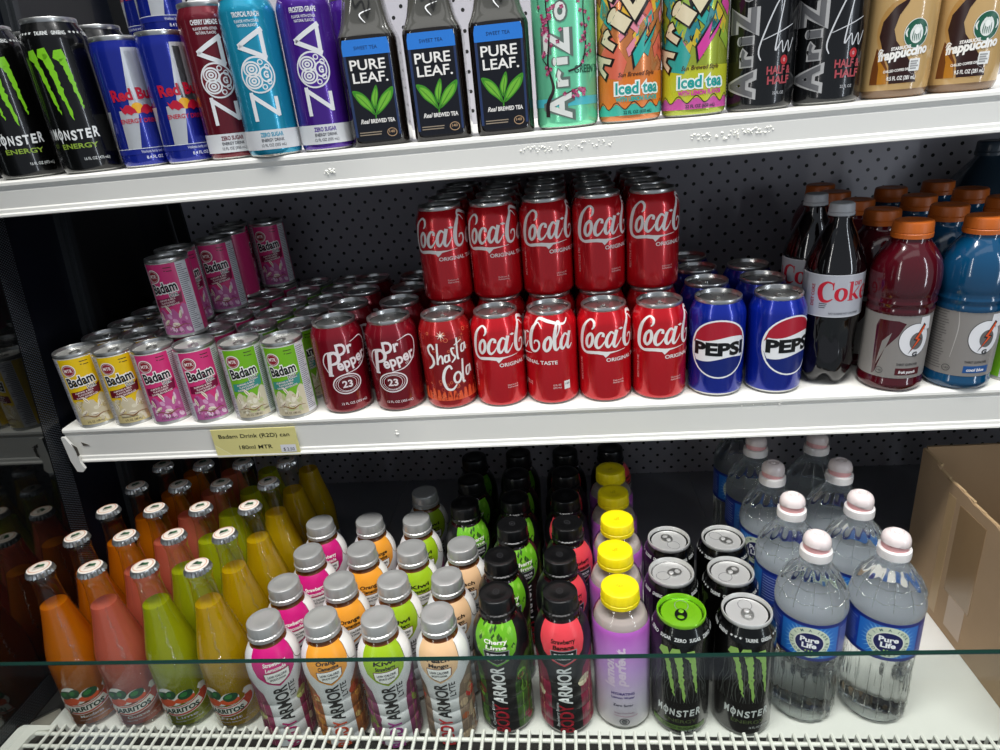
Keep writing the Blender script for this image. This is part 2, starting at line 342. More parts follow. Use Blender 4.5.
# shelves
def shelf(name, z, lip, label, x0):
    root = bpy.data.objects.new(name, None); COL.objects.link(root); root.location = (0.5, 0, z); root['label'] = label; root['category'] = 'shelf'; root['group'] = 'white steel shelves'
    q = MB(); q.box(x0, XR, YF + 0.004, YBACK, z - 0.0025, z); opart('shelf_plate', q.mesh('shelf_plate', [shelf_white]), root)
    y = YF; pr = [(y + 0.004, z - 0.0026), (y + 0.004, z), (y + 0.0012, z - 0.0004), (y - 0.0008, z - 0.002), (y - 0.0012, z - 0.005), (y, z - 0.0075), (y + 0.001, z - 0.010), (y + 0.0002, z - 0.0115),
        (y + 0.0002, z - lip + 0.0095), (y - 0.0012, z - lip + 0.008), (y - 0.0016, z - lip + 0.0045), (y - 0.004, z - lip + 0.003), (y - 0.0042, z - lip + 0.0008), (y - 0.003, z - lip), (y + 0.012, z - lip), (y + 0.012, z - lip + 0.002), (y + 0.002, z - lip + 0.002), (y + 0.0025, z - 0.0125)]
    q = MB(); q.prism(pr[::-1], 'x', x0, XR); opart('front_lip', q.mesh('front_lip', [shelf_white], True, 25), root)
    return root
sh_top = shelf('shelf', ZT, 0.0395, 'white steel shelf, upper one, carrying energy drinks and iced teas', XW + 0.0012)
sh_mid = shelf('shelf', 0.0, 0.051, 'white steel shelf, lower one, with the yellow price tag and soda cans', -0.293)
q = MB(); q.box(XW + 0.0012, XR, YF + 0.01, YBACK, ZT - 0.034, ZT - 0.0026); opart('shelf_tray', q.mesh('shelf_tray', [pm('tray_grey', '#3c3d40', 0.5)]), sh_top)
q = MB(); q.box(-0.270, XR, YF + 0.016, YBACK, -0.038, -0.0026); opart('shelf_tray', q.mesh('shelf_tray', [pm('tray_grey')]), sh_mid)
# bent end cap of the middle shelf
q = MB(); q.prism([(-0.291, -0.0085), (-0.286, -0.0085), (-0.2765, -0.030), (-0.2775, -0.047), (-0.274, -0.058), (-0.279, -0.063), (-0.287, -0.062), (-0.2905, -0.045)], 'y', -0.049, -0.0455)
opart('end_bracket', q.mesh('end_bracket', [shelf_white]), sh_mid)
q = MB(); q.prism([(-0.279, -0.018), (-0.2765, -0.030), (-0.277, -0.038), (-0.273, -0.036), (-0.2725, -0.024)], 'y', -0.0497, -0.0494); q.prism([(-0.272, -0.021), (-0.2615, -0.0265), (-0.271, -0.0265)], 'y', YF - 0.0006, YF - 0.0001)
opart('slot_shade_patch', q.mesh('slot_shade_patch', [pm('slot_shadow', '#4a443c', 0.6)]), sh_mid)  # flat dark patches, shade of the bracket slot put into their colour
# frost and plaster crumbs stuck on the lips
def crumbs(x0, x1, z, n, sz, label, dz=0.003):
    q = MB()
    for i in range(n):
        x = random.uniform(x0, x1); zz = z + random.uniform(-dz, dz); s = sz * random.uniform(.4, 1.2); y = YF + 0.0006
        P = [Vector((x + s * random.uniform(.7, 1.2) * math.cos(a), y, zz + s * random.uniform(.5, .9) * math.sin(a))) for a in (0.2, 1.3, 2.3, 3.4, 4.4, 5.4)]
        b = len(q.v); q.v += [tuple(p) for p in P] + [(x, y - s * 0.9, zz)]
        for k in range(6): q.f.append((b + k, b + (k + 1) % 6, b + 6)); q.m.append(0)
    o = obj('frost_crumbs', q.mesh('frost_crumbs', [pm('frost', '#f0efe6', 0.7)]), None); o['kind'] = 'stuff'; o['label'] = label; o['category'] = 'frost'
crumbs(0.139, 0.152, 0.2995, 14, 0.0022, 'small yellowish crumb of frost on the upper lip below the purple can')
crumbs(0.355, 0.452, 0.304, 90, 0.0017, 'long scraped streak of white frost on the upper lip below the mint green can', 0.0035)
crumbs(0.530, 0.578, 0.301, 50, 0.0019, 'short patch of white frost on the upper lip below the yellow tea can', 0.004)
crumbs(0.580, 0.612, 0.3025, 40, 0.0019, 'patch of white frost on the upper lip below the first black tea can', 0.003)
crumbs(0.163, 0.171, -0.026, 8, 0.0022, 'single white flake on the lower lip below the second crimson can')
crumbs(0.592, 0.652, -0.0065, 18, 0.0016, 'white frost specks on the lower lip below the blue cans', 0.003)
# price tag
tag = bpy.data.objects.new('price_tag', None); COL.objects.link(tag); tag.location = (-0.0225, YF - 0.003, -0.0305); tag['label'] = 'pale yellow price tag with a white price sticker, clipped on the lower shelf lip'; tag['category'] = 'price tag'
def flat(y0): return Art(lambda s, z, e: (s * 0.001, y0 - e, z * 0.001), 1000)
q = MB(); q.box(-0.058, 0.058, -0.0008, 0.0006, -0.0208, 0.0208); obj('card', q.mesh('card', [pm('tag_paper', '#d8d08a', 0.5)]), tag)
A = flat(-0.0008); A.text('Badam Drink (R2D) can', (0, 8), 5.6, '#2b2a1c', 1, 98, 0.01); A.text('180ml MTR', (-1, -9), 5.6, '#2b2a1c', 1, 46, 0.01)
A.poly([(-58, -20.5), (-33, -20.5), (-57.5, -2)], '#e6de96', 0); A.stroke([(-57, -2), (-44, -12), (-33, -20.3)], 0.7, '#f4f0c8', 1)
obj('lettering', A.mesh('lettering'), tag)
A = flat(-0.0010); A.rect(33, 54, -15.5, -4.5, '#dcdce2', 0); A.text('$ 2.50', (44, -13.5), 4.6, '#2a2a38', 2, 15, 0.0); obj('price_sticker', A.mesh('price_sticker'), tag)

# ================================================================== CANS
def can_profiles(R, H, neck, rl):
    base = [(0, 3.0), (R * .62, 3.2), (R * .76, 1.2), (R * .82, 0), (R * .88, .5), (R * .95, 2.6), (R * .988, 5), (R, 7.6)]
    nz = H - 5 - neck
    side = [(R, 7.6), (R, nz), (R - (R - rl) * .12, nz + neck * .25), (R - (R - rl) * .42, nz + neck * .55), (R - (R - rl) * .8, nz + neck * .85), (rl + .2, H - 5)]
    return base, side
_lid = {}
def lid_parts(rl, H, colour=None, tabc=None):
    k = (rl, H, colour, tabc)
    if k in _lid: return _lid[k]
    lm = ALU if not colour else pm('lid_satin', '#d2d2d0', .42, .6) if colour == 'satin' else can_paint(colour)
    prof = [(rl - .1, H - 5), (rl + .5, H - 3.5), (rl + .5, H - 1), (rl, H - .1), (rl - .8, H), (rl - 1.4, H - .8), (rl - 2.4, H - 5.6), (rl - 3.2, H - 6.2), (rl - 4.0, H - 5.4), (rl - 4.6, H - 4.6), (rl * .2, H - 4.4), (0, H - 4.4)]
    lid = lathe('can_lid', prof, [lm], 28, angle=40)
    q = Art(lambda s, z, e: (s * .001, z * .001, (H - 4.4) * .001 + e), 1000); z = rl / 27
    q.ring((0, 3.2 * z), 14.5 * z, 14 * z, .8, lm, 1); q.ring((0, 11 * z), 7.5 * z, 8.5 * z, .7, '#77777a', 0)
    pan = q.mesh('opening_panel')
    out = [(7 * z * math.cos(a), -4.6 * z + 9.2 * z * math.sin(a)) for a in (2 * PI * i / 20 for i in range(20))]
    inn = [(3.9 * z * math.cos(a), -8.6 * z + 3.4 * z * math.sin(a)) for a in (2 * PI * i / 20 for i in range(20))]
    V, Fc = [], []
    for ring, zz in ((out, -2.4), (out, -1.6), (inn, -1.6), (inn, -2.4)): V += [(x * .001, y * .001, (H + zz - 1.5) * .001) for x, y in ring]
    for r in range(4):
        for i in range(20): j = (i + 1) % 20; r2 = (r + 1) % 4; Fc.append((r * 20 + i, r * 20 + j, r2 * 20 + j, r2 * 20 + i))
    q = MB(); q.v, q.f, q.m = V, Fc, [0] * len(Fc)
    tab = q.mesh('pull_tab', [can_paint(tabc) if tabc else ALU], True, 40)
    riv = lathe('rivet', [(3 * z, H - 4.4), (3 * z, H - 2.6), (2 * z, H - 2.2), (0, H - 2.2)], [lm], 12)
    _lid[k] = (lid, pan, tab, riv); return _lid[k]
def can(name, cat, R, H, neck, rl, body_mats, zmat, A, lid=None, tabc=None):
    base, side = can_profiles(R, H, neck, rl)
    body = lathe('can_body', base + side[1:], body_mats, 36, zmat, angle=30)
    l, pan, tab, riv = lid_parts(rl, H, lid, tabc)
    parts = [('body', body, None), ('lid', l, None), ('opening_panel', pan, 1), ('pull_tab', tab, 1), ('rivet', riv, 1)]
    if A: parts.insert(1, ('label_print', A.mesh('label_print'), 0)); parts = [(n, m, (p + 1 if p == 1 and n != 'label_print' else p)) for n, m, p in parts]
    return (name, cat, parts)
def can_art(R, H, neck, rl): b, s = can_profiles(R, H, neck, rl); return art([(R, 7.5)] + s[0:], R, R * 0.15)

S12 = (32.7, 120.5, 16, 26.6); S16 = (32.8, 157, 17, 26.6)
BASE = lambda z: 1 if z < 3.5 else 0
# ---- red cola can: flowing white script
def coke_script(A, ox, oz, k=1.0, second=True, c='#e4e1de'):
    P = lambda pts: [(ox + x * k, oz + z * k) for x, z in pts]
    st = lambda pts, wd: A.stroke(P(pts), [x * k * 1.12 for x in wd], c, 1)
    st([(14.5, 16), (17, 19), (17, 24), (12.5, 26.5), (7, 22), (2.5, 13), (.2, 2), (1.2, -7), (7, -11), (15, -11)], [.9, 2.0, 2.4, 1.8, 2.6, 3.9, 4.2, 3.6, 2.4, 1.8])
    A.poly(P([(6, -9.8), (14, -8.6), (22, -8.2), (30, -9.0), (40, -9.2), (52, -8.2), (52, -8.7), (42, -10), (34, -11.2), (29, -15.8), (26.5, -12.6), (20, -11.8), (12, -12), (7, -12.2)]), c, 1)
    st([(13.5, 11.5), (9.2, 7), (7.6, -.5), (10, -4.6), (13.8, -1), (15.4, 6), (14, 11), (11, 9.5)], [2.6, 2.9, 3.3, 2.6, 2.9, 3, 2.6, 1.3])
    st([(26.5, 8), (27, 11.5), (23.5, 12), (19.8, 6), (18.8, -1), (21, -4.4), (25, -2), (29, 4)], [3.0, 2.2, 2.2, 3.2, 3.3, 2.6, 1.6, .9])
    st([(38.5, 10.5), (35, 12.8), (31, 7), (30, 0), (32, -3.6), (36, 1), (39.4, 10)], [1.6, 2.2, 3, 3.2, 2.4, 1.6, 1.4])
    st([(41.5, 14.5), (38.6, 4), (38, -2.2), (40, -4.2), (44, 0), (47, 5)], [3.6, 3.4, 3, 2, 1.2, .8])
    A.poly(P([(43.5, 15.5), (47, 16.8), (50, 15), (46.5, 13.8)]), c, 1)
    st([(66, 21), (61, 27), (55.8, 22), (52, 12), (50.8, 2), (53, -5), (58.2, -5.2), (62, 0), (61.5, 6), (57.4, 6.5), (56, 3)], [.8, 1.4, 3.2, 4.2, 4.2, 3, 2, 1.8, 2, 1.6, .9])
    if second:
        st([(57, 25), (62, 31), (74, 28), (90, 24), (97, 29)], [1.4, 2.6, 3, 2, 1])
        st([(73.5, 11.5), (69.2, 7), (67.6, -.5), (70, -4.6), (73.8, -1), (75.4, 6), (74, 11), (71, 9.5)], [2.6, 2.9, 3.3, 2.6, 2.9, 3, 2.6, 1.3])
        st([(77.5, 3), (84, 16), (86, 25), (83, 26), (79.8, 14), (79, 0), (81, -4), (85, 0)], [1, 1.4, 2.6, 2.4, 3.4, 3.4, 2.2, 1])
        st([(94.5, 10.5), (91, 12.8), (87, 7), (86, 0), (88, -3.6), (92, 1), (95.4, 10)], [1.6, 2.2, 3, 3.2, 2.4, 1.6, 1.4])
        st([(97.5, 14.5), (94.6, 4), (94, -2.2), (96, -4.2), (100, 0)], [3.6, 3.4, 3, 2, 1])
RED = can_paint('#c3101d')
A = can_art(*S12); coke_script(A, -30, 78, 1.12)
A.text('ORIGINAL TASTE', (32, 55), 4.6, '#e4e1de', 1, 58, .02); A.text('Delicious &', (18, 28.5), 2.0, '#e0c9c6', 1, 14); A.text('Refreshing', (18, 25.5), 2.0, '#e0c9c6', 1, 14)
A.text('RECYCLE ME', (-30, 42), 3.2, '#d9a9a6', 1, 30, rot=90); A.rect(68, 76, 20, 31, '#e4e1de', 1); A.text('140', (72, 26), 2.6, '#1c1c20', 2, 6); A.text('12 FL OZ', (59, 26), 2.2, '#e4e1de', 1, 10); A.text('(355 mL)', (59, 22.5), 2.2, '#e4e1de', 1, 10)
COLA = can('soda_can', 'soda can', *S12, [RED, ALU], BASE, A)
# ---- crimson pepper soda
A = can_art(*S12); C2 = '#e9dfe0'
A.text('Dr', (1.5, 82), 15, C2, 1, 22, .035, .1, 7); A.stroke([(-22, 55), (-18.5, 85)], [5.2, 5.2], C2, 1, n=2); A.stroke([(-19, 83.5), (-12, 85.5), (-7.5, 80), (-10, 72.5), (-20, 69.5)], [3.2, 4, 4.6, 4, 2.6], C2, 1); A.rect(-24.5, -18, 54, 56.5, C2, 1); A.text('epper', (10.5, 66), 14, C2, 1, 43, .03, .12, 14)
A.stroke([(-24, 59), (-29, 72), (-24, 84), (-14, 87)], [1, 1.6, 1.6, 1.2], C2, 1); A.stroke([(10, 96), (26, 100), (34, 90), (30, 72), (16, 60), (-2, 56)], [.8, 1.2, 1.5, 1.6, 1.6, .8], C2, 1)
A.text('EST. 1885', (24, 66), 2.4, C2, 1, 15, 0, 0, 22)
A.ring((-3, 42), 18, 13, 1.6, C2, 1, 16, .1); A.ring((-3, 42), 15, 10.5, .6, C2, 1, 16, .1); A.ring((-3, 42), 12, 9.4, .6, C2, 1, 16, .1)
A.ell((-3, 42), 9, 7.6, '#5a0a16', 1); A.text('23', (-3, 37.5), 9, C2, 2, 13, .03); A.text('12 FL OZ (355 mL)', (2, 13.5), 3, C2, 1, 34, .01)
CRIM = can_paint('#7d0a1c')
PEPPER = can('soda_can', 'soda can', *S12, [CRIM, ALU], BASE, A)
# ---- red cola can with brush lettering and bubbles
A = can_art(*S12)
for i in range(90):
    s, z = random.uniform(-60, 60), random.choice((random.uniform(14, 40), random.uniform(70, 104))); r = random.uniform(.8, 2.6); A.ring((s, z), r, r, .5, random.choice(('#d4543a', '#8c0f12', '#e07a52')), 0, 8)
for s in range(-70, 70, 7): A.poly([(s, 12.6), (s + 7, 12.6), (s + 5, 24 + 7 * random.random()), (s + 2, 22 + 9 * random.random())], '#d8552e', 0)
A.poly([(-20, 20), (20, 14), (28, 60), (20, 96), (-24, 88)], '#7a1016', 0)
W3 = '#e6e4e0'
def brush(A, pts, wd, k=1.0): A.stroke(pts, [x * k for x in wd], W3, 1)
brush(A, [(-17, 82), (-20, 88), (-25, 84), (-24, 77), (-20, 72), (-19, 64), (-24, 58), (-28, 56)], [2.6, 3.2, 3.2, 3, 3.4, 3.2, 2.8, 1.6])
brush(A, [(-12, 90), (-14, 62)], [2.4, 2.8]); brush(A, [(-13.5, 66), (-9, 74), (-7, 70), (-7.5, 63)], [1.2, 2.2, 2.4, 2.4])
brush(A, [(0, 74), (-3.5, 73), (-4, 66), (0, 67), (1.2, 75), (1.5, 66)], [1.8, 2.4, 2.4, 2, 2, 2]); brush(A, [(9, 82), (5, 82), (6, 75), (9, 70), (4, 64)], [2, 2.2, 2.4, 2.4, 1.6])
brush(A, [(13, 95), (12, 70), (14, 68)], [2.2, 2.6, 2]); brush(A, [(9, 86), (19, 91)], [1.4, 1.4]); brush(A, [(23, 85), (19, 84), (18, 76), (22, 77), (24, 86), (25, 77)], [1.8, 2.4, 2.4, 2, 2, 2])
brush(A, [(3, 55), (0, 60), (-6, 54), (-9, 42), (-6, 30), (1, 28), (7, 34)], [2.4, 3, 3.6, 3.8, 3.4, 3, 1.6]); A.ring((9, 43), 4.4, 7, 2.8, W3, 1, 10, -.2)
brush(A, [(18, 66), (16, 38), (19, 36)], [2.6, 3, 2]); brush(A, [(28, 54), (23, 53), (22, 44), (26, 44), (29, 55), (30, 45)], [2, 2.6, 2.6, 2.2, 2.2, 2.2])
for k in range(4): A.stroke([(-6 + 6 * math.cos(k * PI / 4), 100 + 6 * math.sin(k * PI / 4)), (-6, 100), (-6 - 6 * math.cos(k * PI / 4), 100 - 6 * math.sin(k * PI / 4))], [.1, 1.0, .1], '#f4ead8', 2, n=2)
SHASTA = can('soda_can', 'soda can', *S12, [can_paint('#a5191c'), ALU], BASE, A)
# ---- blue cola can with the round emblem
A = can_art(*S12); A.ell((0, 62), 36, 37, '#e8e9ea', 0, 40)
def globe(f, n=14): return [(f[0] + (f[1] - f[0]) * i / n) for i in range(n + 1)]
def ellz(x, s): return 62 + s * 35 * math.sqrt(max(0, 1 - (x / 34) ** 2))
xs = globe((-33.6, 33.6)); wave = lambda x, o: o + 3 * math.sin(x / 34 * PI * .95 + .3)
A.poly([(x, min(wave(x, 75), ellz(x, 1))) for x in xs] + [(x, ellz(x, 1)) for x in reversed(xs)], '#a81c2e', 1)
A.poly([(x, ellz(x, -1)) for x in xs] + [(x, max(wave(x, 49), ellz(x, -1))) for x in reversed(xs)], '#0a1f6b', 1)
A.text('PEPSI', (0, 55), 15, '#0a0a0c', 2, 62, .05)
PEP = can('soda_can', 'soda can', *S12, [can_paint('#082392'), ALU], lambda z: 1 if z < 4 else 0, A)
# ---- straight small almond drink cans
def badam(bg, sash, art_cols, low):
    R, H = 26.5, 104.5; rl = 26.0
    prof = [(0, 2.5), (23.5, 2.5), (24.5, 0), (26.3, 0), (26.8, 1), (26.6, 3.2), (R, 4.2), (R, 98.5), (25.6, 100), (26.0, 100.5)]
    A = art([(R, 4.2), (R, 98.5)], 34.0, 5.0)
    A.rect(-27, 27, 4.4, 98.4, bg, 0); A.rect(-27, 27, 4.4, 14, low, 1)
    A.poly([(-27, 12)] + [(s, 30 + 10 * abs(math.sin(s * .17 + 1)) + (6 if s > 14 else 0)) for s in range(-27, 28, 3)] + [(27, 12)], art_cols[0], 1)
    for i in range(26):
        s, z = random.uniform(-24, 24), random.uniform(10, 38); A.ell((s, z), random.uniform(2.5, 6), random.uniform(1.4, 3.4), random.choice(art_cols), 2, 12, random.uniform(0, 3))
    for s, z, r in ((-12, 22, .5), (3, 19, -.1), (-3, 40, 2.2), (14, 32, 1.2), (-19, 30, 1.9)):
        A.ell((s, z), 6, 2.4, '#efe6cf', 3, 14, r); A.stroke([(s - 5 * math.cos(r), z - 5 * math.sin(r)), (s + .8, z - 1.4), (s + 5 * math.cos(r), z + 5 * math.sin(r))], [.3, .8, .3], '#7a3426', 4)
    A.stroke([(-22, 16), (-10, 18), (2, 14.5), (14, 18), (24, 17)], [.5, 1, 1.4, 1, .5], '#8a5a2c', 4)
    A.text('6 FL OZ. (180 mL)', (0, 7), 3, '#5c4a3a', 4, 26, .01)
    A.ell((-13, 83), 11.5, 8.8, '#e9e2dd', 1); A.ell((-13, 83), 9.8, 7.4, '#8e1c2c', 2); A.text('MTR', (-13, 81), 4.4, '#f0e6e2', 3, 13, .02); A.ring((-13, 83), 8.4, 6.2, .5, '#e7c9c4', 3)
    A.text('Badam', (0, 62), 12.5, '#f2f0ec', 2, 45, .115, 0, 6); A.text('Badam', (0, 62), 12.5, '#0e0d10', 3, 42.5, .03, 0, 6)
    A.text('Drink', (13, 56.5), 5, '#f2f0ec', 2, 15, .1, 0, 6); A.text('Drink', (13, 56.5), 5, '#1d1d22', 3, 13.5, .02, 0, 6)
    sl = lambda s: s * .1
    A.poly([(-24, 42), (-5, 41.5), (23, 47.5), (25.5, 62), (20, 58.5), (-6, 53.5), (-23, 52)], sash, 1)
    for k, ww in enumerate((30, 24, 34)): A.text(('ALMOND & MILK', 'FLAVOURED', 'DAIRY BEVERAGE')[k], (-1 + k, 51 - k * 3.5), 2.3, '#efdcd8', 3, ww, .02, 0, 7)
    for k in range(4): A.rect(8 + k * 1.2, 20, 95 - k * 2.2, 96 - k * 2.2, '#3a2a1c', 1) if k % 2 else A.ell((9, 93.5 - k * 2), 1.6, .6, '#3a2a1c', 1, 8)
    A.rect(27, 47, 4.4, 98.4, '#d9d9dd', 0); A.lines(28, 46, 8, 96, 34, '#77777f', 1, .9, .5); A.rect(-47, -27, 4.4, 98.4, '#c9c9cf', 0); A.lines(-46, -28, 8, 96, 34, '#6d6d76', 1, .9, .4); A.rect(47, 213.6 - 47, 4.4, 98.4, bg, 0)
    body = lathe('can_body', prof, [can_paint('#b9b9b4')], 36, angle=30)
    l, pan, tab, riv = lid_parts(rl, H)
    return ('drink_can', 'drink can', [('body', body, None), ('label_print', A.mesh('label_print'), 0), ('lid', l, None), ('opening_panel', pan, 2), ('pull_tab', tab, 2), ('rivet', riv, 2)])
BAD = {'yellow': badam('#e6c00c', '#6a1220', ['#cfc3a4', '#e0d8bf', '#b9a77c', '#d7c58a'], '#cdbd86'), 'pink': badam('#d63577', '#7c0f3c', ['#c0629a', '#d9a2c4', '#a83c82', '#e4c6d8'], '#b866a0'), 'green': badam('#74b41e', '#3c8f86', ['#d6cdb0', '#e8e2cc', '#c3b48a', '#bfc48c'], '#cfc4a6')}
# ---- tall black energy can with the torn claw mark
def claw(A, ox, oz, k=1.0, c='#7cc41f', L=1, seed=3, slim=.8):
    rnd = random.Random(seed)
    for top, bot, wd in (((-13, 46), (-4, -8), 6.5), ((-1.5, 47), (6, -14), 7.5), ((12.5, 45), (18, -4), 6.5)):
        P, Wd = [], []
        for i in range(22):
            t = i / 21; x = top[0] + (bot[0] - top[0]) * t + rnd.uniform(-.7, .7); z = top[1] + (bot[1] - top[1]) * t
            P.append((ox + x * k, oz + z * k)); Wd.append(k * slim * (wd * (1 - t) ** .5 * rnd.uniform(.72, 1.28) + .5))
        A.stroke(P, Wd, c, L, raw=True)
        A.poly([(ox + (top[0] - 7.5) * k, oz + (top[1] - 2) * k), (ox + (top[0] - 1) * k, oz + (top[1] - 7) * k), (ox + (top[0] + 4) * k, oz + (top[1] - 3) * k), (ox + (top[0] + 2) * k, oz + (top[1] + 5.5) * k), (ox + (top[0] - 5) * k, oz + (top[1] + 4.5) * k)], c, L)
def monster(body, lidc, tabc, arcs, top_text, band, dull=False):
    A = can_art(*S16); claw(A, -1, 71 if not dull else 70, 1.08 if not dull else 1.15, '#7cc41f' if not dull else '#8fb85a')
    for i, ch in enumerate('MONSTER'):
        x = -22.5 + i * 7.5; A.text(ch, (x, (36 if not dull else 31) + 1.2 * abs(i - 3) * .5), 9.5 if i not in (0, 6) else 10.5, '#e4e6e4', 1, 6.2, .03, .1)
    A.stroke([(-15, 33 if not dull else 28), (-15, 49 if not dull else 44)], [1.1, 1.1], '#e4e6e4', 1, n=2)
    A.text('ENERGY', (2, 27 if not dull else 21.5), 5, '#8aa63a' if not dull else '#4f5c34', 1, 38, .02); A.text('16 FL OZ (473 mL)', (16, 14 if not band else 8), 3, '#cfd2d0', 1, 26, .01)
    if arcs:
        for i in range(22):
            s = -36 + i * 3.4; b = 3 * math.sin(i * 1.7); A.stroke([(s, 52), (s + b, 70), (s * .8 - b, 92), (s * .8, 112)], [.5, .7, .5, .3], '#4a4e4a', 0, n=3)
    for k in range(12):
        a = k * (2 * PI * 32.8 / 12); A.text(top_text[k % len(top_text)], (a, 139.5), 3.6, '#c9ccca', 1, 13.5, .02)
    if band: A.rect(-34, 34, 10, 17, '#5f7d3c', 1); A.text('ZERO SUGAR', (0, 12), 3.4, '#101310', 2, 40, .02)
    return can('energy_can', 'energy drink', *S16, [can_paint(body), ALU], lambda z: 1 if z < 3 else 0, A, lidc, tabc)
MON = monster('#060606', None, None, False, ['TAURINE', 'GINSENG', '* * *'], False)
MONB = monster('#060606', 'satin', None, True, ['TAURINE', 'GINSENG', '* * *'], False, True); MONZ = monster('#060606', '#7fc41e', '#141614', True, ['ZERO', 'SUGAR'], True, True)
# ---- slim blue and silver energy can
SRB = (26.3, 134, 11, 24.2); A = can_art(*SRB); SIL = pm('silver_print', '#bfc2c6', .38, .45)
for k in range(4):
    a = (k - 2) * 41.3
    A.poly([(a - 6.0, 60), (a + 20.6, 60), (a + 20.6, 122), (a + 2, 122)] if k % 2 == 0 else [(a - 20.6, 18), (a + 0, 18), (a + 10, 60), (a - 20.6, 60)], SIL, 0)
A.poly([(-2, 61), (16, 61), (13, 121), (3, 121)], SIL, 0); A.poly([(-20, 19), (-6, 19), (2, 60), (-18, 60)], SIL, 0)
RB = '#b31430'; A.text('Red Bull', (2, 71), 11, RB, 2, 47, .04, 0, 3); A.ell((2, 62), 6.2, 5.6, '#e3a81b', 1)
for sg in (-1, 1):
    A.poly([(2 + sg * x, z) for x, z in ((1.5, 57), (3, 61), (7, 65), (11, 65.5), (15, 62), (17.5, 64.5), (16.5, 59), (14, 56), (12, 57.5), (8, 55), (5, 57))], RB, 2)
A.text('ENERGY DRINK', (2, 47), 4.4, RB, 2, 42, .02); A.rect(-82, 82, 14.5, 20, '#14227c', 1); A.text('Vitalizes body and mind.', (8, 15.6), 2.8, '#d6d9e6', 2, 30); A.rect(-82, 82, 20, 20.6, '#cfd2d6', 2); A.text('8.4 FL OZ', (6, 9), 3.2, '#d6d9e6', 2, 18, .01)
RBULL = can('energy_can', 'energy drink', *SRB, [can_paint('#12248e'), ALU], lambda z: 1 if z < 3 else 0, A)
# ---- sleek cans, sideways lettering with a ring emblem
def zoa(col, flav):
    S = (28.7, 155, 12, 24.6); A = can_art(*S); Wz = '#e2e3e4'; A.rect(-90, 90, 7.6, 27, '#d2d4d6', 0)
    A.stroke([(-11, 64), (-11, 36)], 4.0, Wz, 1, n=2); A.stroke([(-12, 62), (14, 41)], 4.2, Wz, 1, n=2); A.stroke([(13.2, 59), (13.2, 40)], 4.0, Wz, 1, n=2)
    A.ell((0, 80), 17.5, 17.5, Wz, 1, 32); A.ell((0, 80), 15.8, 15.8, col, 2, 32)
    for s, z in ((-5, 85.5), (-5, 74.5)):
        for r in (2.0, 5.0, 8.0): A.ring((s, z), r, r * .85, 1.7, Wz, 3, 10)
    A.ell((8, 80), 6, 7, col, 3, 16); A.ring((8, 80), 5.6, 6.8, 1.5, Wz, 4, 10); A.text('G', (8, 77), 6, Wz, 5, 5, .05)
    for k in range(5): t = -1.2 + k * .6; A.ring((12.5 * math.cos(t), 80 + 12.5 * math.sin(t)), 2.2, 2.2, 1.1, Wz, 3, 8) if abs(t) > .3 else None
    A.stroke([(-14, 107), (13, 122)], 4.4, Wz, 1, n=2); A.stroke([(-14, 107), (13, 95)], 4.4, Wz, 1, n=2); A.stroke([(11, 122), (11, 95)], 4.2, Wz, 1, n=2)
    A.text(flav, (0, 133), 4.4, Wz, 1, 27, .03); A.text('FLAVOR WITH OTHER', (0, 127.8), 2.6, Wz, 1, 24, .01); A.text('NATURAL FLAVORS', (0, 124), 2.6, Wz, 1, 20, .01)
    A.text('ZERO SUGAR', (1, 20.5), 4, col, 1, 24, .03); A.text('ENERGY DRINK', (1, 15.5), 3, '#2c2c34', 1, 24, .02); A.text('12 FL OZ (355 mL)', (1, 10.5), 2.8, '#2c2c34', 1, 26, .01)
    return can('energy_can', 'energy drink', *S, [can_paint(col), ALU], lambda z: 1 if z < 2 else 0, A)
ZOA = [zoa('#6b1524', 'CHERRY LIMEADE'), zoa('#1b93b4', 'TROPICAL PUNCH'), zoa('#4a1f8e', 'FROSTED GRAPE')]
# ---- tall tea cans
SAZ = (32.6, 190, 17, 27)
def azword(A, x, z0, k, fill, edge, glyphs='AriZona', L=2, lean=0.0, adv=None):
    z = z0
    for i, ch in enumerate(glyphs):
        wd, hh = (21, 20) if ch.isupper() else (16, 13 if ch != 'i' else 6)
        wd *= k; hh *= k; xx = x + lean * i
        if edge: A.text(ch, (xx + wd * .35, z + hh / 2), wd * (1 if ch.isupper() else .75) , edge, L, hh * 1.18, .12, 0, 90)
        A.text(ch, (xx + wd * .35, z + hh / 2), wd * (1 if ch.isupper() else .75), fill, L + 1, hh, .03, 0, 90)
        z += hh * 1.22
A = can_art(*SAZ); A.rect(-100, 100, 22, 30, '#4ab4bf', 0); azword(A, -4, 10, 1.25, '#d9dcd6', '#5e6e66')
BR = '#2a1f22'
A.stroke([(-20, 12.6), (-19, 26), (-12, 40), (-17, 62), (-14, 90), (-16, 120), (-10, 160)], [5, 4.4, 3, 2, 1.6, 1.3, .8], BR, 4)
A.stroke([(4, 54), (18, 60), (24, 80), (22, 110), (27, 140)], [2, 1.8, 1.4, 1.1, .7], BR, 4); A.stroke([(-17, 60), (-24, 70), (-23, 84)], [1.2, .9, .4], BR, 4); A.stroke([(20, 66), (28, 72)], [1.2, .5], BR, 4)
A.stroke([(2, 34), (14, 38), (24, 34)], [1, .8, .4], BR, 4)
for i in range(80):
    t = random.random(); s, z = random.choice(((-18 + random.gauss(0, 4), 50 + 60 * t), (-12 + random.gauss(0, 6), 95 + 50 * t), (22 + random.gauss(0, 3), 60 + 70 * t), (random.gauss(14, 6), 30 + 8 * t), (-2 + random.gauss(0, 5), 55 + 90 * t)))
    for k in range(4): a = k * PI / 2 + t * 3; A.ell((s + 1.2 * math.cos(a), z + 1.2 * math.sin(a)), 1.1, .9, random.choice(('#a83a66', '#c86a90', '#8c2350')), 5, 6)
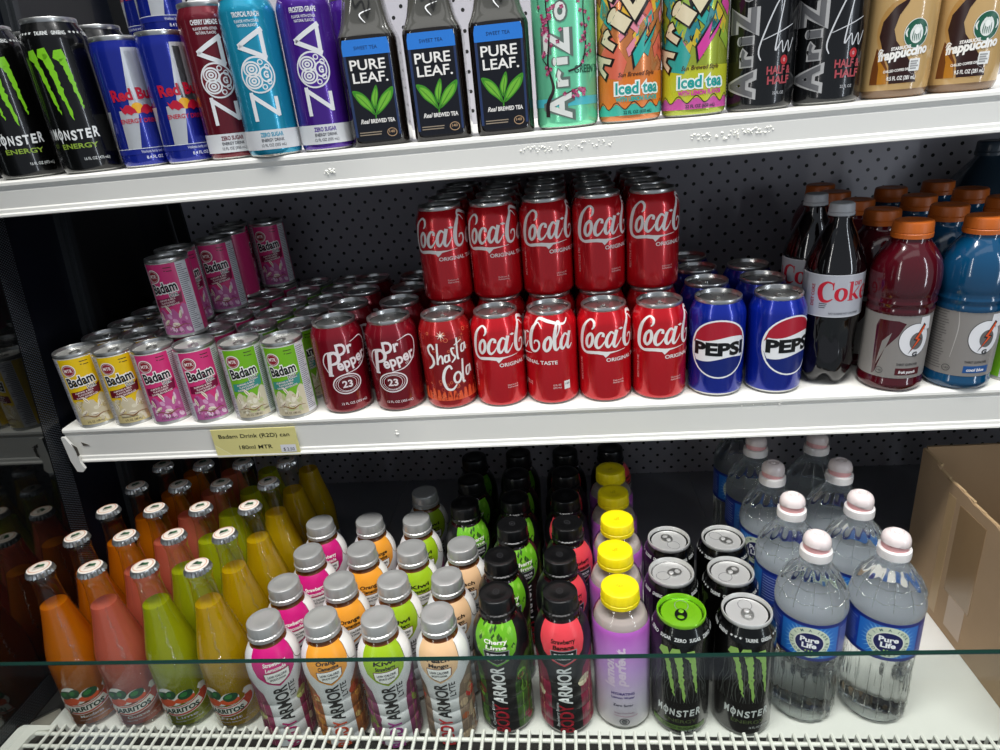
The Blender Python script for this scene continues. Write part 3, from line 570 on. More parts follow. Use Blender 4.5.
A.text('GREEN TEA', (30, 52), 7, '#16503c', 2, 40, .02); A.text('AN AMERICAN COMPANY', (-25, 130), 2.6, '#20503c', 2, 40, 0, 0, 90)
AZG = can('tea_can', 'tea can', *SAZ, [can_paint('#78dcae'), ALU], BASE, A)
def azpop(base, mid, low, cols, accent):
    A = can_art(*SAZ); A0 = A; A = Shift(A, -13); A.rect(-102, 102, 20.6, 32, low, 0); A.poly([(-102, 30)] + [(s, 29 + 3 * math.sin(s * .35)) for s in range(-102, 103, 4)] + [(102, 60), (-102, 60)], mid, 1)
    rnd = random.Random(len(base) + ord(base[2]))
    for i in range(54):
        s, z = rnd.uniform(-55, 55), rnd.uniform(66, 165); d = rnd.choice((1, -1)); k = rnd.uniform(7, 17)
        P = [(s, z), (s + d * k, z + k * .9), (s + d * k * .7, z + k * 1.9), (s - d * k * .25, z + k * .8)]
        A.poly([(s + (x - s) * 1.12, z + (y - z) * 1.12 - .6) for x, y in P], '#15161a', 0); A.poly(P, rnd.choice(cols), 1)
    A.poly([(-30, 58), (-8, 54), (-2, 70), (-18, 96), (-32, 80)], cols[0], 2); A.poly([(4, 62), (26, 92), (34, 108), (16, 86), (20, 104), (2, 78)], '#15161a', 2); A.poly([(6, 65), (25, 91), (30, 101), (15, 82), (18, 98), (4, 77)], accent, 3)
    for i, (ch, s, z, h, r) in enumerate((('A', -24, 66, 30, 62), ('r', -14, 88, 22, 58), ('i', -2, 102, 22, 55), ('Z', 10, 116, 34, 55), ('o', 20, 146, 22, 50), ('n', 26, 160, 20, 50))):
        A.text(ch, (s, z), h, '#15110e', 4, h * .78, .12, 0, r); A.text(ch, (s, z), h, '#ddd0ae', 5, h * .64, .05, 0, r)
    A.text('Iced tea', (9, 41), 10.5, '#e9f0ea', 4, 50, .13); A.text('Iced tea', (9, 41), 10.5, '#1c9a94', 5, 46, .03); A.text('Sun Brewed Style', (8, 57), 4, '#4a2a1c', 4, 38, .02, .3)
    A.text('WITH LEMON FLAVOR', (9, 34), 4, accent, 4, 46, .05); A.text('22 FL OZ (650 mL)', (9, 22), 3.0, '#143c38', 4, 30, .02)
    A.stroke([(-102, 33)] + [(s, 30 + 3.4 * math.sin(s * .35)) for s in range(-96, 97, 4)], .8, '#15161a', 2)
    return can('tea_can', 'tea can', *SAZ, [can_paint(base), ALU], BASE, A0)
AZO = azpop('#d7824a', '#d9772c', '#3fae9b', ['#d9674f', '#2f9f97', '#e0b13a', '#e08a9a', '#d2563c'], '#2aa79b'); AZP = azpop('#a8b63c', '#b9bd2c', '#c2539c', ['#2f9f97', '#c9b032', '#2a7f86', '#cf4a98', '#8fae3a'], '#cf3f98')
A = can_art(*SAZ); azword(A, -11, 13, 1.2, '#8f9092', '#a9a9a9'); azword(A, -11, 13, 1.2, '#5c5d60', None, L=4)
A.stroke([(5, 46), (3, 58), (16, 92), (24, 100), (20, 72), (18, 54), (24, 62), (26, 52), (31, 62), (33, 52), (38, 64)], [1, 1.4, 1.2, 1, 1.2, 1.4, 1, 1.2, 1, 1, .8], '#cfd0d2', 4); A.stroke([(6, 64), (22, 70), (36, 76)], [.6, .9, .6], '#cfd0d2', 4)
A.text('HALF &', (24, 33), 7, '#a8474e', 4, 26, .03); A.text('HALF', (24, 24), 7, '#a8474e', 4, 24, .03); A.ell((28, 45), 4, 4.4, '#b5282e', 4); A.text('0', (28, 43.5), 3, '#e8d8d8', 5)
A.rect(-38, -34, 16, 52, '#d5d5d5', 1)
for k in range(12): A.rect(-37.6, -34.4, 17 + k * 2.9, 18.4 + k * 2.9, '#141414', 2)
A.text('22 FL OZ', (24, 14.5), 2.6, '#c9c9cb', 4, 12)
AZB = can('tea_can', 'tea can', *SAZ, [can_paint('#161719'), ALU], BASE, A)

# ================================================================== BOTTLES
CLEAR = thin_glass('clear_bottle_glass', (0.97, 0.98, 0.96), 0.07, 0.03, 0.25); PET = thin_glass('clear_pet', (0.95, 0.96, 0.96), 0.08, 0.06, 0.2); PANE = thin_glass('front_pane_glass', (0.90, 0.93, 0.91), 0.035, 0.01)
water = pm('water_in_clear_plastic', '#f4f8f8', 0.02, 0, 0, 0.5, 1.0, 1.30)
EMB = thin_glass('embossed_glass', (0.97, 0.98, 0.96), 0.22, 0.08)
# ---- glass soda bottle with crown cap
def jarritos(col, flav):
    P = [(0, 2), (24, 2), (26, 0), (29, 1), (30.7, 6), (30.7, 96), (29.8, 108), (27, 122), (22.5, 142), (17.8, 164), (14.6, 184), (13.2, 202), (13.1, 212), (14.2, 213), (14.2, 217), (13.2, 218), (13.2, 222)]
    shell = lathe('bottle_glass', P, [CLEAR], 32, angle=60)
    lq = [(0, 5), (27, 5), (29.6, 8), (29.6, 96), (28.6, 108), (25.8, 122), (21.3, 142), (16.6, 164), (14.6, 176), (0, 176)]
    liq = lathe('liquid', lq, [liquid('soda_' + flav.lower(), col)], 32, angle=60)
    # ribbed embossing: slanting raised threads on the shoulder
    sf, _ = wrap(P, 30.7); E = MB(); rnd = random.Random(4)
    def bump(s_, z_, r_, h_):
        b = len(E.v); E.v.extend([sf(s_ + r_ * math.cos(k * PI / 4), z_ + r_ * math.sin(k * PI / 4), 0.0001) for k in range(8)] + [sf(s_ + r_ * .6 * math.cos(k * PI / 4), z_ + r_ * .6 * math.sin(k * PI / 4), h_ * .0008) for k in range(8)] + [sf(s_, z_, h_ * .001)])
        for k in range(8): j = (k + 1) % 8; E.f.append((b + k, b + j, b + 8 + j, b + 8 + k)); E.f.append((b + 8 + k, b + 8 + j, b + 16)); E.m += [0, 0]
    for col_ in (9, -52, 68):                                      # the raised lettering that runs down the shoulder
        for i in range(30): bump(col_ + rnd.uniform(-2.0, 2.0), 98 + i * 2.7 + rnd.uniform(-.8, .8), rnd.uniform(.8, 1.7), rnd.uniform(.7, 1.3))
    for i in range(34):                                            # slanting raised threads above the label
        for k in range(5): bump(-54 + i * 3.3 + k * .5, 66 + k * 5.2 + 4 * math.sin(i), .62, .5)
    JA = art(P, 30.7, 4); A = Shift(JA, 6, 1.2); O = '#d8552a'; Wc = '#e9e6de'
    A.stroke([(-29, 27), (-10, 22), (14, 24), (28, 30), (30, 38), (24, 42)], [14.5, 15.5, 15.5, 14, 12, 6], Wc, 1); A.stroke([(-29, 27), (-10, 22), (14, 24), (27, 30), (28, 36)], [12.5, 13.5, 13.5, 12, 8], '#c9452a', 2); A.stroke([(-28, 26.8), (-10, 22.5), (12, 24), (23, 27.5)], [9, 10, 10, 9], Wc, 3)
    A.text('JARRITOS', (-2, 20.2), 6.6, '#1d3a2c', 4, 44, .045, .08, 2)
    for c, r in (((-20, 36), (9, 8)), ((-6, 36), (8, 6)), ((7, 38), (9, 7.5)), ((-14, 46), (8, 7))): A.ell(c, r[0] + 1.6, r[1] + 1.6, Wc, 1)
    A.ell((-16, 34), 11, 6, O, 2); A.ell((6, 35), 12, 5, O, 2)
    for c, r, t in (((-19, 43), (9, 6.5), .3), ((-8, 44), (6, 7), -.3), ((8, 40), (9, 6.4), .1)):
        A.ell(c, r[0], r[1], '#174a2c', 3, 16, t); A.ell((c[0] - 2, c[1] + 1), r[0] * .5, r[1] * .5, '#2f7a3c', 4, 12, t)
    A.text(flav, (2, 11), 4, '#ddd8cf', 2, 26, .01); A.text('Naturally Flavored Soda', (4, 7), 2, '#ddd8cf', 2, 34); A.text('12.5 FL OZ', (27, 9), 2, '#ddd8cf', 2, 8)
    return ('soda_bottle', 'soda bottle', [('bottle_glass', shell, None), ('liquid', liq, 0), ('embossing', E.mesh('embossing', [EMB], True, 80), 0), ('label_print', JA.mesh('label_print'), 0), ('crown_cap', CROWN, None), ('cap_print', CROWNP, 4)])
cw = lambda r, z, a: (r + (1.0 * math.cos(21 * a) * (1 if z < 222 else .8) if z < 225.2 else 0), z)
CROWN = lathe('crown_cap', [(13.3, 220.6), (15.4, 220.7), (15.0, 222.6), (14.4, 225.0), (13.9, 226.2), (13.2, 227.6), (11.5, 228.4), (0, 228.5)], [pm('cap_silver', '#b9babb', 0.28, .9), pm('cap_cream', '#e2d9cd', 0.3)], 84, lambda z: 1 if z > 227 else 0, cw, 30)
A = Art(lambda s, z, e: (s * .001, z * .001, .2285 + e), 1000); A.ring((0, 0), 11.0, 11.0, .9, '#c98a6a', 0); A.poly([(-6, 0), (-2, 6), (6, 2), (5, -1)], '#16331f', 0); A.ell((3, 1.5), 3, 2.6, '#2c5a3a', 1); A.text('JARRITOS', (0, -4.5), 3, '#8a7d6c', 1, 12, .02)
CROWNP = A.mesh('cap_print')
JAR = [jarritos('#de800c', 'Mandarin'), jarritos('#e07860', 'Guava'), jarritos('#bcc41a', 'Lime'), jarritos('#dcb80e', 'Fruit')]
JARNAME = ['orange', 'coral pink', 'lime green', 'golden yellow']
# ---- sports drink bottle in a printed sleeve
def screw_cap(name, r, z0, z1, mats, ribs=60, flare=1.0, two=False):
    fnc = lambda rr, z, a: (rr + (0.28 * math.cos(ribs * a) if z0 + 1 < z < z1 - 2.2 and rr > r * .9 else 0), z)
    pr = [(r - 1.5, z0), (r + flare, z0 + .2), (r + flare, z0 + 4.6), (r + flare - 1, z0 + 5.4)] + ([(r - .6, z0 + 5.8), (r, z0 + 6.4)] if two else [(r + .1, z0 + 6)]) + [(r - .2, z1 - 2.0), (r - .9, z1 - .6), (r - 2.0, z1), (r * .55, z1), (r * .5, z1 - .25), (0, z1 - .25)]
    return lathe(name, pr, mats, max(64, ribs * 2 if ribs < 50 else 96), None, fnc, 30)
BA = [(0, 3), (22, 3), (25, 0), (28, 2), (29.4, 8), (29.2, 16), (28.6, 17.5), (29.2, 19), (29, 34), (28.2, 35.5), (29, 37), (28.6, 52), (27.8, 53.5), (28.6, 55), (28.3, 70), (27.6, 71.5), (28.3, 73), (28.6, 84), (29.4, 95), (30, 106), (30, 116), (29.2, 125), (27.4, 132.5), (24.5, 139), (21, 144), (18, 147.5), (17, 149), (17, 153)]
BAS = BA[4:-2]
amber = pm('amber_drink', '#6a3a16', 0.15, 0, 0.5)
def armor(col, flav, lyte, side, neck='amber_drink', drinkhex=None):
    A = art(BAS, 29, 4.5); base = '#d6d6d8' if lyte else '#131315'
    A.rect(-91, 91, 8, 145, base, 0)
    rnd = random.Random(flav[0])
    for sg in (-1, 1):
        A.poly([(sg * 17, 8), (sg * 17, 66), (sg * 21, 90), (sg * 34, 106), (sg * 91, 106), (sg * 91, 8)], side[0], 1)
        for i in range(30):
            s, z = sg * rnd.uniform(22, 78), rnd.uniform(14, 90); A.ell((s, z), rnd.uniform(3, 7), rnd.uniform(3, 9), rnd.choice(side), 2, 10, rnd.uniform(0, 3))
        for i in range(14): s = sg * (19 + i * 4.5); A.stroke([(s, 10), (s + sg * 2, 50), (s + sg * 4, 92)], [.5, .8, .3], side[i % len(side)], 3, n=3)
    B0 = A; A = Shift(A, 9); top = [(-30, 137), (-27, 120), (-21, 106), (-12, 97), (0, 90), (12, 97), (20, 106), (24, 118), (28, 137)]
    A.poly(top, col, 1)
    if lyte:
        A.poly([(26, 136), (24, 112), (36, 104), (44, 120), (46, 136)], '#ece9e4', 2); A.stroke([(26, 134), (25, 114), (36, 106)], .7, '#5a4a3a', 3)
    else:
        for i in range(26): s, z = rnd.uniform(-22, 22), rnd.uniform(104, 134); A.poly([(s, z), (s + 3, z + 4), (s + 1.5, z + 7), (s - 2, z + 3)], side[1 + i % 2], 2) if flav[0] == 'C' else None
    tc = '#f2efe8' if flav[0] in 'SC' and lyte else ('#f2efe8' if flav[0] == 'C' else '#20140e')
    fl = flav.split(' '); A.text(fl[0], (0, 119), 4.6, tc, 3, 26, .03, .05); A.text(fl[1], (0, 112.5), 4.6, tc, 3, 22, .03, .05)
    sh = [(-13, 110), (13, 110), (12, 101), (7, 97), (0, 93.5), (-7, 97), (-12, 101)]
    A.poly([(s * 1.08, 102 + (z - 102) * 1.12) for s, z in sh], '#7a4a3a' if lyte else '#8c8c90', 3); A.poly(sh, '#eceae6' if lyte else '#151517', 4)
    A.text('LOW CALORIE' if lyte else 'SUPERIOR', (0, 104.3), 3, '#1c1c20' if lyte else '#e6e6e8', 5, 20, .03); A.text('SPORTS DRINK' if lyte else 'HYDRATION', (0, 99.8), 2.6, '#1c1c20' if lyte else '#e6e6e8', 5, 17, .02)
    bc = side[-1] if lyte else '#a8182c'
    A = B0; A.text('BODY', (6, 25), 14.5, bc, 4, 39, .025, 0, 90); A.text('ARMOR', (6, 72), 14.5, '#141416' if lyte else '#e9e9ea', 4, 52, .025, 0, 90)
    if lyte: A.text('LYTE', (15, 88), 7, '#1a1a1c', 4, 21, .01, 0, 90)
    else: A.text(flav, (-9, 30), 3.2, '#dcdcde', 4, 34, .01, 0, 90)
    A.rect(40, 60, 14, 40, '#e6e6e6', 4)
    for k in range(11): A.rect(41 + k * 1.7, 41.9 + k * 1.7, 15, 39, '#1a1a1a', 5)
    body = lathe('bottle', BA, [pm(neck, drinkhex or '#6a3a16', 0.15, 0, .5)], 32, angle=50)
    cap = SILCAP if lyte else BLKCAP
    parts = [('bottle', body, None), ('label_sleeve', A.mesh('label_sleeve'), 0), ('cap', cap, None)]
    if not lyte: parts.append(('cap_emblem', BLKEMB, 2))
    return ('sports_bottle', 'sports drink', parts)
SILCAP = screw_cap('cap', 18.8, 152.6, 172, [pm('cap_satin_silver', '#b2b2b0', 0.34, .5)], 70, 1.2, True); BLKCAP = screw_cap('cap', 18.8, 150.6, 172, [pm('cap_black', '#0c0c0d', 0.3)], 70, 1.0, True)
A = Art(lambda s, z, e: (s * .001, z * .001, .1718 + e), 1000); A.ring((0, 0), 3, 4, 1, '#2c2c2e', 1); A.text('B', (0, -1.5), 3, '#333336', 1); BLKEMB = A.mesh('cap_emblem')
LYTE = [armor('#c21470', 'Strawberry Lemonade', True, ['#8a2a52', '#c8bfa0', '#b98aa0', '#6f2440', '#b0b56a', '#b01868']), armor('#e2962c', 'Orange Clementine', True, ['#9a5a2a', '#c8893c', '#7a4420', '#d8b46a', '#b5482a', '#cf4a24']), armor('#93b41a', 'Kiwi Strawberry', True, ['#7d3a5e', '#8fa04a', '#a8527c', '#5f7a34', '#c08aa6', '#a0348c']), armor('#ddb58a', 'Peach Mango', True, ['#8a7564', '#a89078', '#6e5a4c', '#c2a98a', '#b8643c', '#c8242c'])]
LYN = ['magenta', 'orange', 'lime green', 'pale peach']
SPB = [armor('#63a81e', 'Cherry Lime', False, ['#3c5c24', '#7db83a', '#2c4a1c', '#8f2038', '#6a9a3a', '#1f3a18'], 'dark_red_drink', '#2a0a10'), armor('#d6404a', 'Strawberry Banana', False, ['#8a2440', '#b5425e', '#c8a878', '#6a1c30', '#d8cfae', '#a83450'], 'dark_red_drink', '#2a0a10')]
# ---- purple lemon water
LP = [(0, 3), (24, 3), (27, 0), (29.6, 4), (30.2, 10), (30.2, 134), (29.6, 141), (27.6, 147.5), (24.4, 153.5), (20.6, 158), (18, 161), (17.4, 166)]
def lemon(names, stops):
    lpm = grad(names, stops, .3)
    body = lathe('bottle', LP, [PET], 32, angle=60)
    inner = lathe('lemon_water', [(0, 4), (28, 4), (29, 8), (29, 134), (28.4, 140.5), (26.2, 147), (24.6, 149), (0, 149)], [liquid('cloudy_lemon_water', '#e0d2cc')], 32, angle=60)
    A = art(LP, 30.2, 4.5); A.rect(-94.5, 94.5, 6, 142, lpm, 0); c = '#e6cfe6'
    A.text('lemon', (-5, 86), 10, c, 1, 42, .035, .25, 90); A.text('perfect.', (7, 94), 10, c, 1, 56, .035, .25, 90)
    A.text('HYDRATING', (4, 54), 3.6, '#3a2280', 1, 25, .03); A.text('Lemon Water', (4, 48.5), 3.4, '#3a2280', 1, 25, .02); A.text('Zero Sugar', (4, 37), 3.4, '#2a2a4a', 1, 22, .02); A.text('Dragon Fruit Mango', (5, 26), 2, '#8a3c6a', 1, 22); A.stroke([(-6, 23), (10, 21.5), (20, 23)], .5, '#c0447c', 1)
    A.ring((5, 14), 5, 4.4, 1, '#26262c', 1); A.ell((5, 14), 3.4, 2.9, '#26262c', 1); A.text('USDA', (5, 13), 1.8, '#e8e8e8', 2)
    A.lines(34, 48, 20, 105, 24, '#7a4a8c', 1, .7)
    return ('lemon_water_bottle', 'water bottle', [('bottle', body, None), ('lemon_water', inner, 0), ('label_sleeve', A.mesh('label_sleeve'), 0), ('cap', YCAP, None), ('cap_emblem', YEMB, 3)])
YCAP = screw_cap('cap', 20.0, 161.8, 180, [pm('cap_yellow', '#efd90e', 0.4)], 80, .4)
A = Art(lambda s, z, e: (s * .001, z * .001, .17975 + e), 1000); A.text('lp', (0, -2), 4.4, '#cdb90a', 1, 7, .02); YEMB = A.mesh('cap_emblem')
LEM = lemon('purple_sleeve', [(.006, '#dcd6d6'), (.045, '#d6cade'), (.09, '#c396da'), (.137, '#bb62c4')])
# ---- ribbed clear water bottle with sports cap
PL0 = [(0, 5), (20, 5), (24, 1.5), (27, 0), (30, 1.5), (33, 7), (33.6, 14), (33, 24), (33.4, 34), (32.4, 44), (33, 54), (32, 64), (32.6, 74), (32.6, 84), (34, 91), (35.2, 96), (35.2, 149), (36, 151.5), (36.3, 155), (35.8, 160), (34.8, 165), (33.6, 170), (31.8, 175), (29.4, 180), (26.6, 185), (23.4, 190), (20, 195), (17, 200), (15, 204), (14, 207), (14, 209), (15.2, 209.6), (15.2, 211), (14, 211.4), (14, 214)]
def plfn(r, z, a):
    if 6 < z < 92: return (r + .6 * math.cos(18 * a + z * .03), z)
    if 160 < z < 206: k = math.sin((z - 160) / 46 * PI); return (r + k * (1.3 * math.cos(12 * a) + .5 * math.sin(z * .75)), z)
    return (r, z)
plbody = lathe('bottle', PL0, [water], 72, None, plfn, 60)
PA = art([(35.3, 96), (35.3, 149)], 35.2, 4.6); A = Shift(PA, 98 - 92 * 1.351, 1.351); NV = '#17267a'
A.rect(-110.5, 110.5, 92, 129, '#2670c4', 0); A.rect(-110.5, 110.5, 92, 95, NV, 1); A.rect(-110.5, 110.5, 126, 129, NV, 1); A.rect(29, 52, 95, 126, '#22308c', 1); A.rect(-52, -29, 95, 126, '#1d3c9a', 1)
for i in range(60):
    a = 2 * PI * i / 60; r1 = 26 if i % 2 else 22; ca, sa = math.cos(a), math.sin(a); t = .05
    P = [(17 * math.cos(a - t), 110.5 + 12 * math.sin(a - t)), (r1 * ca, max(95, min(126, 110.5 + r1 * .8 * sa))), (17 * math.cos(a + t), 110.5 + 12 * math.sin(a + t))]; A.poly(P, '#86c4ea' if i % 2 else '#4a9ad8', 1)
A.ell((0, 110.5), 20, 20.5, '#d4dfc6', 2, 36); A.ell((0, 110), 13.4, 13.4, '#141a54', 3, 30); A.ring((0, 110), 13.8, 13.8, .7, '#eef0e6', 3, 16)
A.text('Pure', (0, 111.2), 6.4, '#f2f4f4', 4, 18, .04); A.text('Life', (0, 105.4), 6.4, '#f2f4f4', 4, 14, .04)
for k in (-3, 0, 3): A.ell((k, 102.4), .8, 1.1, '#a8c86a', 4, 8)
ring_t = "I'M A 100% RECYCLED BOTTLE "
for i, ch in enumerate(ring_t):
    a = PI * .80 - i * 2 * PI / len(ring_t); A.text(ch, (15.8 * math.cos(a), 110.4 + 11.4 * math.sin(a)), 3, '#2c5c5c', 3, None, .02, 0, math.degrees(a) - 90) if ch != ' ' else None
A.lines(31, 50, 98, 124, 9, '#b9c4e6', 2, .8); A.lines(-50, -31, 98, 124, 9, '#9fb2e0', 2, .8)
plabel = PA.mesh('label'); plback = lathe('label_backing', [(35.25, 98), (35.3, 147.8)], [pm('label_back', '#8b9096', .5)], 48)
pink = pm('cap_pink', '#dba3a3', 0.35); capw = pm('cap_white', '#e4e0de', 0.32); capd = pm('cap_dome', '#dcd0ce', 0.22, 0, .4)
plcap = lathe('cap', [(14.0, 211.4), (15.3, 211.6), (15.6, 216), (15.2, 221), (14.2, 222), (13.0, 222.2)], [capw], 48, None, lambda r, z, a: (r + .2 * math.cos(48 * a), z), 30)
plband = lathe('spout', [(12.6, 221.8), (12.8, 228), (10.4, 232), (0, 232)], [pink], 32)
pldome = lathe('dust_cover', [(13.0, 225.4), (13.5, 226), (13.8, 229.4), (13.3, 233.6), (11.8, 237.2), (8.8, 239.7), (6.4, 240.4), (5.6, 239.5), (3.2, 239.4), (2.8, 240.4), (0, 240.6)], [capd], 32, None, lambda r, z, a: (r, z + (3.6 * math.cos(a + .5) if z < 226.5 else 0)), 35)
rb = MB(); srf, _ = wrap([(r, z) for r, z in PL0[20:] if z < 205], 35.2)
def rpt(a, z): p = Vector(srf(0, z, .0006)); rr = -p.y + (.001 * (1.3 * math.cos(12 * a) + .5 * math.sin(z * .75)) * math.sin((z - 160) / 46 * PI) if 160 < z < 206 else 0); return (rr * math.sin(a), -rr * math.cos(a), z * .001)
for k in range(12):
    a = 2 * PI * k / 12
    for i in range(7): rb.tube(rpt(a, 163 + i * 5), rpt(a, 168 + i * 5), .00045, 5)
for zz, am in ((171, 2.0), (184, 1.6)):
    for k in range(48): a0, a1 = 2 * PI * k / 48, 2 * PI * (k + 1) / 48; rb.tube(rpt(a0, zz + am * math.cos(12 * a0)), rpt(a1, zz + am * math.cos(12 * a1)), .00045, 5)
for k in range(18):
    a = 2 * PI * k / 18
    for z0, z1 in ((12, 24), (24, 34), (34, 44), (44, 54), (54, 64), (64, 74), (74, 86)):
        q0, q1 = [sum(r * w_ for r, w_ in ((pr[0], 1),)) for pr in (min(PL0, key=lambda p: abs(p[1] - z0)), min(PL0, key=lambda p: abs(p[1] - z1)))]
        rb.tube(((q0 + .9) * .001 * math.sin(a), -(q0 + .9) * .001 * math.cos(a), z0 * .001), ((q1 + .9) * .001 * math.sin(a), -(q1 + .9) * .001 * math.cos(a), z1 * .001), .0005, 5)
plribs = rb.mesh('ribs', [EMB], True, 80)
PLB = ('water_bottle', 'water bottle', [('bottle', plbody, None), ('ribs', plribs, 0), ('label', plabel, 0), ('label_backing', plback, 0), ('cap', plcap, None), ('spout', plband, 4), ('dust_cover', pldome, 4)])
# ---- dark diet cola bottle
CK = [(0, 5), (14, 5), (21, 1), (27, 2), (31.5, 12), (33, 20), (33.4, 32), (32, 46), (31.4, 58), (32, 72), (33.6, 84), (34.3, 88), (34.3, 139.5), (34.4, 141), (33.6, 146), (31, 155), (27, 165), (22, 176), (17.5, 185), (14, 192), (12.8, 197), (12.6, 199), (15.5, 199.6), (15.5, 201), (12.8, 201.5), (12.8, 204)]
def ckfn(r, z, a):
    if z < 22: return (r, z + (22 - z) * .62 * (.5 + .5 * math.cos(5 * a)) ** 1.5)
    if 28 < z < 80: return (r + .8 * math.cos(10 * a + z * .06), z)
    return (r, z)
CA = art([(34.4, 88), (34.4, 140)], 34.3, 4.6); A = Shift(CA, 18); A.rect(-107.8, 107.8, 71, 121, '#a9abb2', 0); A.rect(-107.8, 107.8, 71, 72, '#c8c9ce', 1); A.rect(-107.8, 107.8, 120, 121, '#c8c9ce', 1)
R5 = '#b8182c'
A.stroke([(-2, 108), (-3, 111), (-9, 112.5), (-15, 107), (-16, 99), (-13, 91.5), (-7, 90), (-1.5, 93)], [1, 1.6, 2.4, 5.2, 6, 5, 2.6, 1], R5, 1); A.rect(-2.2, -1, 104, 112.5, R5, 1)
A.stroke([(7.5, 105.5), (3, 102), (2.8, 95), (7.5, 91), (12, 95), (12.2, 102)], [1.6, 4.2, 4.4, 1.8, 4.2, 4.4], R5, 1, True)
A.rect(17, 21, 91, 113, R5, 1); A.rect(15.5, 21, 112, 113, R5, 1); A.rect(15.5, 22.5, 90.6, 91.8, R5, 1); A.poly([(21, 98), (29, 106), (31, 106), (24, 99.5), (32, 91), (27, 91), (21, 97)], R5, 1)
A.stroke([(34, 99), (43, 99), (42, 105), (38.5, 106), (34.6, 102), (34.6, 95), (39, 91), (43.5, 93)], [1.2, 1.2, 2.6, 1.6, 4, 4, 2.4, .8], R5, 1); A.text('DIET', (29, 108), 4.5, R5, 1, 12, .03)
A.text('DIET COKE', (-23, 96), 4, '#a0303c', 1, 26, .03, 0, 90); A.lines(-16, -7, 81, 88, 3, '#33353c', 1, 1); A.text('NO SUGAR NO CALORIES', (14, 74.5), 2.3, '#33353c', 1, 36, .01); A.rect(-75, -35, 73, 119, '#8f9198', 1)
DC = ('cola_bottle', 'soda bottle', [('bottle', lathe('bottle', CK, [pm('dark_cola', '#070405', 0.06, 0, .6)], 60, None, ckfn, 60), None), ('label', CA.mesh('label'), 0), ('cap', screw_cap('cap', 14.0, 199.5, 214.5, [pm('cap_grey', '#9fa1a4', 0.4)], 40, .5), None)])
# ---- wide mouthed sports drink bottle
GA = [(0, 4), (27, 4), (30, 0), (34, 2.5), (35.6, 7), (35.4, 10), (34.6, 12), (34.6, 90), (36, 93), (35, 96), (34.6, 99), (36.2, 102), (36.2, 104), (34.9, 107), (36.3, 111), (37.1, 119), (37.2, 128), (36.2, 138), (33.5, 147), (29, 155), (24.5, 161), (21.5, 164.5), (20, 167), (20, 171)]
def gator(name, hexc, band, txt):
    GAa = art([(34.7, 12), (34.7, 90)], 34.6, 4.6); A = Shift(GAa, -8, 1.36); G1 = '#84807c'; A.rect(-110, 110, 18.5, 73.5, G1, 0); bm_ = pm('gat_' + name, hexc, .12, 0, .6)
    if name == 'red': A.poly([(-27, 62), (-24, 68), (-4, 68), (4, 66), (-2, 56), (-14, 44), (-22, 22), (-25, 20)], bm_, 1); A.poly([(-18, 50), (-9, 58), (-13, 46), (-22, 28)], G1, 2)
    else: A.lines(-46, -22, 22, 72, 22, '#55524f', 1, .8); A.stroke([(-14, 72), (-12, 58), (-15, 34)], [.6, 1, .5], '#b0aca8', 1)
    A.ell((16, 52), 17.5, 19.5, '#17171a', 1, 30); A.ell((16, 52), 16.8, 18.8, '#dcdcde', 2, 30); A.poly([(32, 71), (20, 71), (19, 60), (34, 60)], '#dcdcde', 2); A.ell((18, 51), 8, 10, '#5f5c5a', 3, 20)
    A.poly([(24, 66), (14, 52), (17.5, 51.5), (10, 40), (24, 53), (20, 54), (27, 64)], '#141416', 4); A.poly([(24.5, 64.5), (15.5, 53), (19, 52.4), (12.5, 43), (22.5, 52.6), (18.8, 53.2), (26, 63)], '#d8501c', 5)
    A.text('G', (18, 38), 5, '#2c2c2e', 4, 6, .06); A.text('THIRST QUENCHER', (12, 30), 2.6, '#3c3a3a', 2, 24, .02); A.rect(0, 28, 21.5, 27.5, band, 2); A.text(txt, (13, 23), 3.4, '#e8e6e6', 3, 19, .03, .15)
    A.rect(-22, -14, 20.5, 27, '#333', 2) if False else A.ring((-17, 24.5), 4, 3.6, .6, '#2c2c2c', 2, 8); A.text('140', (-17, 23.5), 2.4, '#2c2c2c', 2, 5)
    return ('sports_bottle', 'sports drink', [('bottle', lathe('bottle', GA, [bm_], 40, angle=60), None), ('label', GAa.mesh('label'), 0), ('cap', GCAP, None)])
GCAP = screw_cap('cap', 20.6, 170, 187, [pm('cap_orange', '#b45a1a', 0.42)], 60, .6)
GR = gator('red', '#420510', '#4a1018', 'fruit punch'); GB = gator('blue', '#063f62', '#1c4f8c', 'cool blue')
# ---- square tea bottle
def square_loft(name, prof, mats, seg=48, zmat=None, p=5.0, mm=.001):
    def fn(r, z, a):
        c, s = abs(math.cos(a)), abs(math.sin(a)); k = p if z < 107 else 2 + (p - 2) * max(0, (155 - z) / 48); return (r / ((c ** k + s ** k) ** (1 / k)), z)
    return lathe(name, prof, mats, seg, zmat, fn, 40)
TB = [(0, 3), (25, 3), (28, 0), (30, 1), (31, 5), (31, 103), (30.2, 107), (27.5, 113), (25, 120), (23, 130), (21.4, 142), (20, 154), (17, 166), (15, 175), (15, 185)]
teabody = square_loft('bottle', TB, [pm('dark_tea', '#120c08', 0.08, 0, .7), pm('tea_shoulder_sheen', '#45443f', 0.1, 0, .8)], 64, lambda z: 1 if z > 107 else 0)  # greyer shoulder: reflections on the clear plastic put into its colour
A = Art(lambda s, z, e: (s * .001, -.0314 - e, z * .00087), 1000)
A.poly([(-22, 7), (22, 7), (24.5, 12), (24.5, 112), (23, 119), (-23, 119), (-24.5, 112), (-24.5, 12)], '#0d0f18', 0); A.rect(-24.5, -21.8, 12, 106, '#26365c', 1); A.rect(22.2, 24.5, 12, 106, '#26365c', 1)
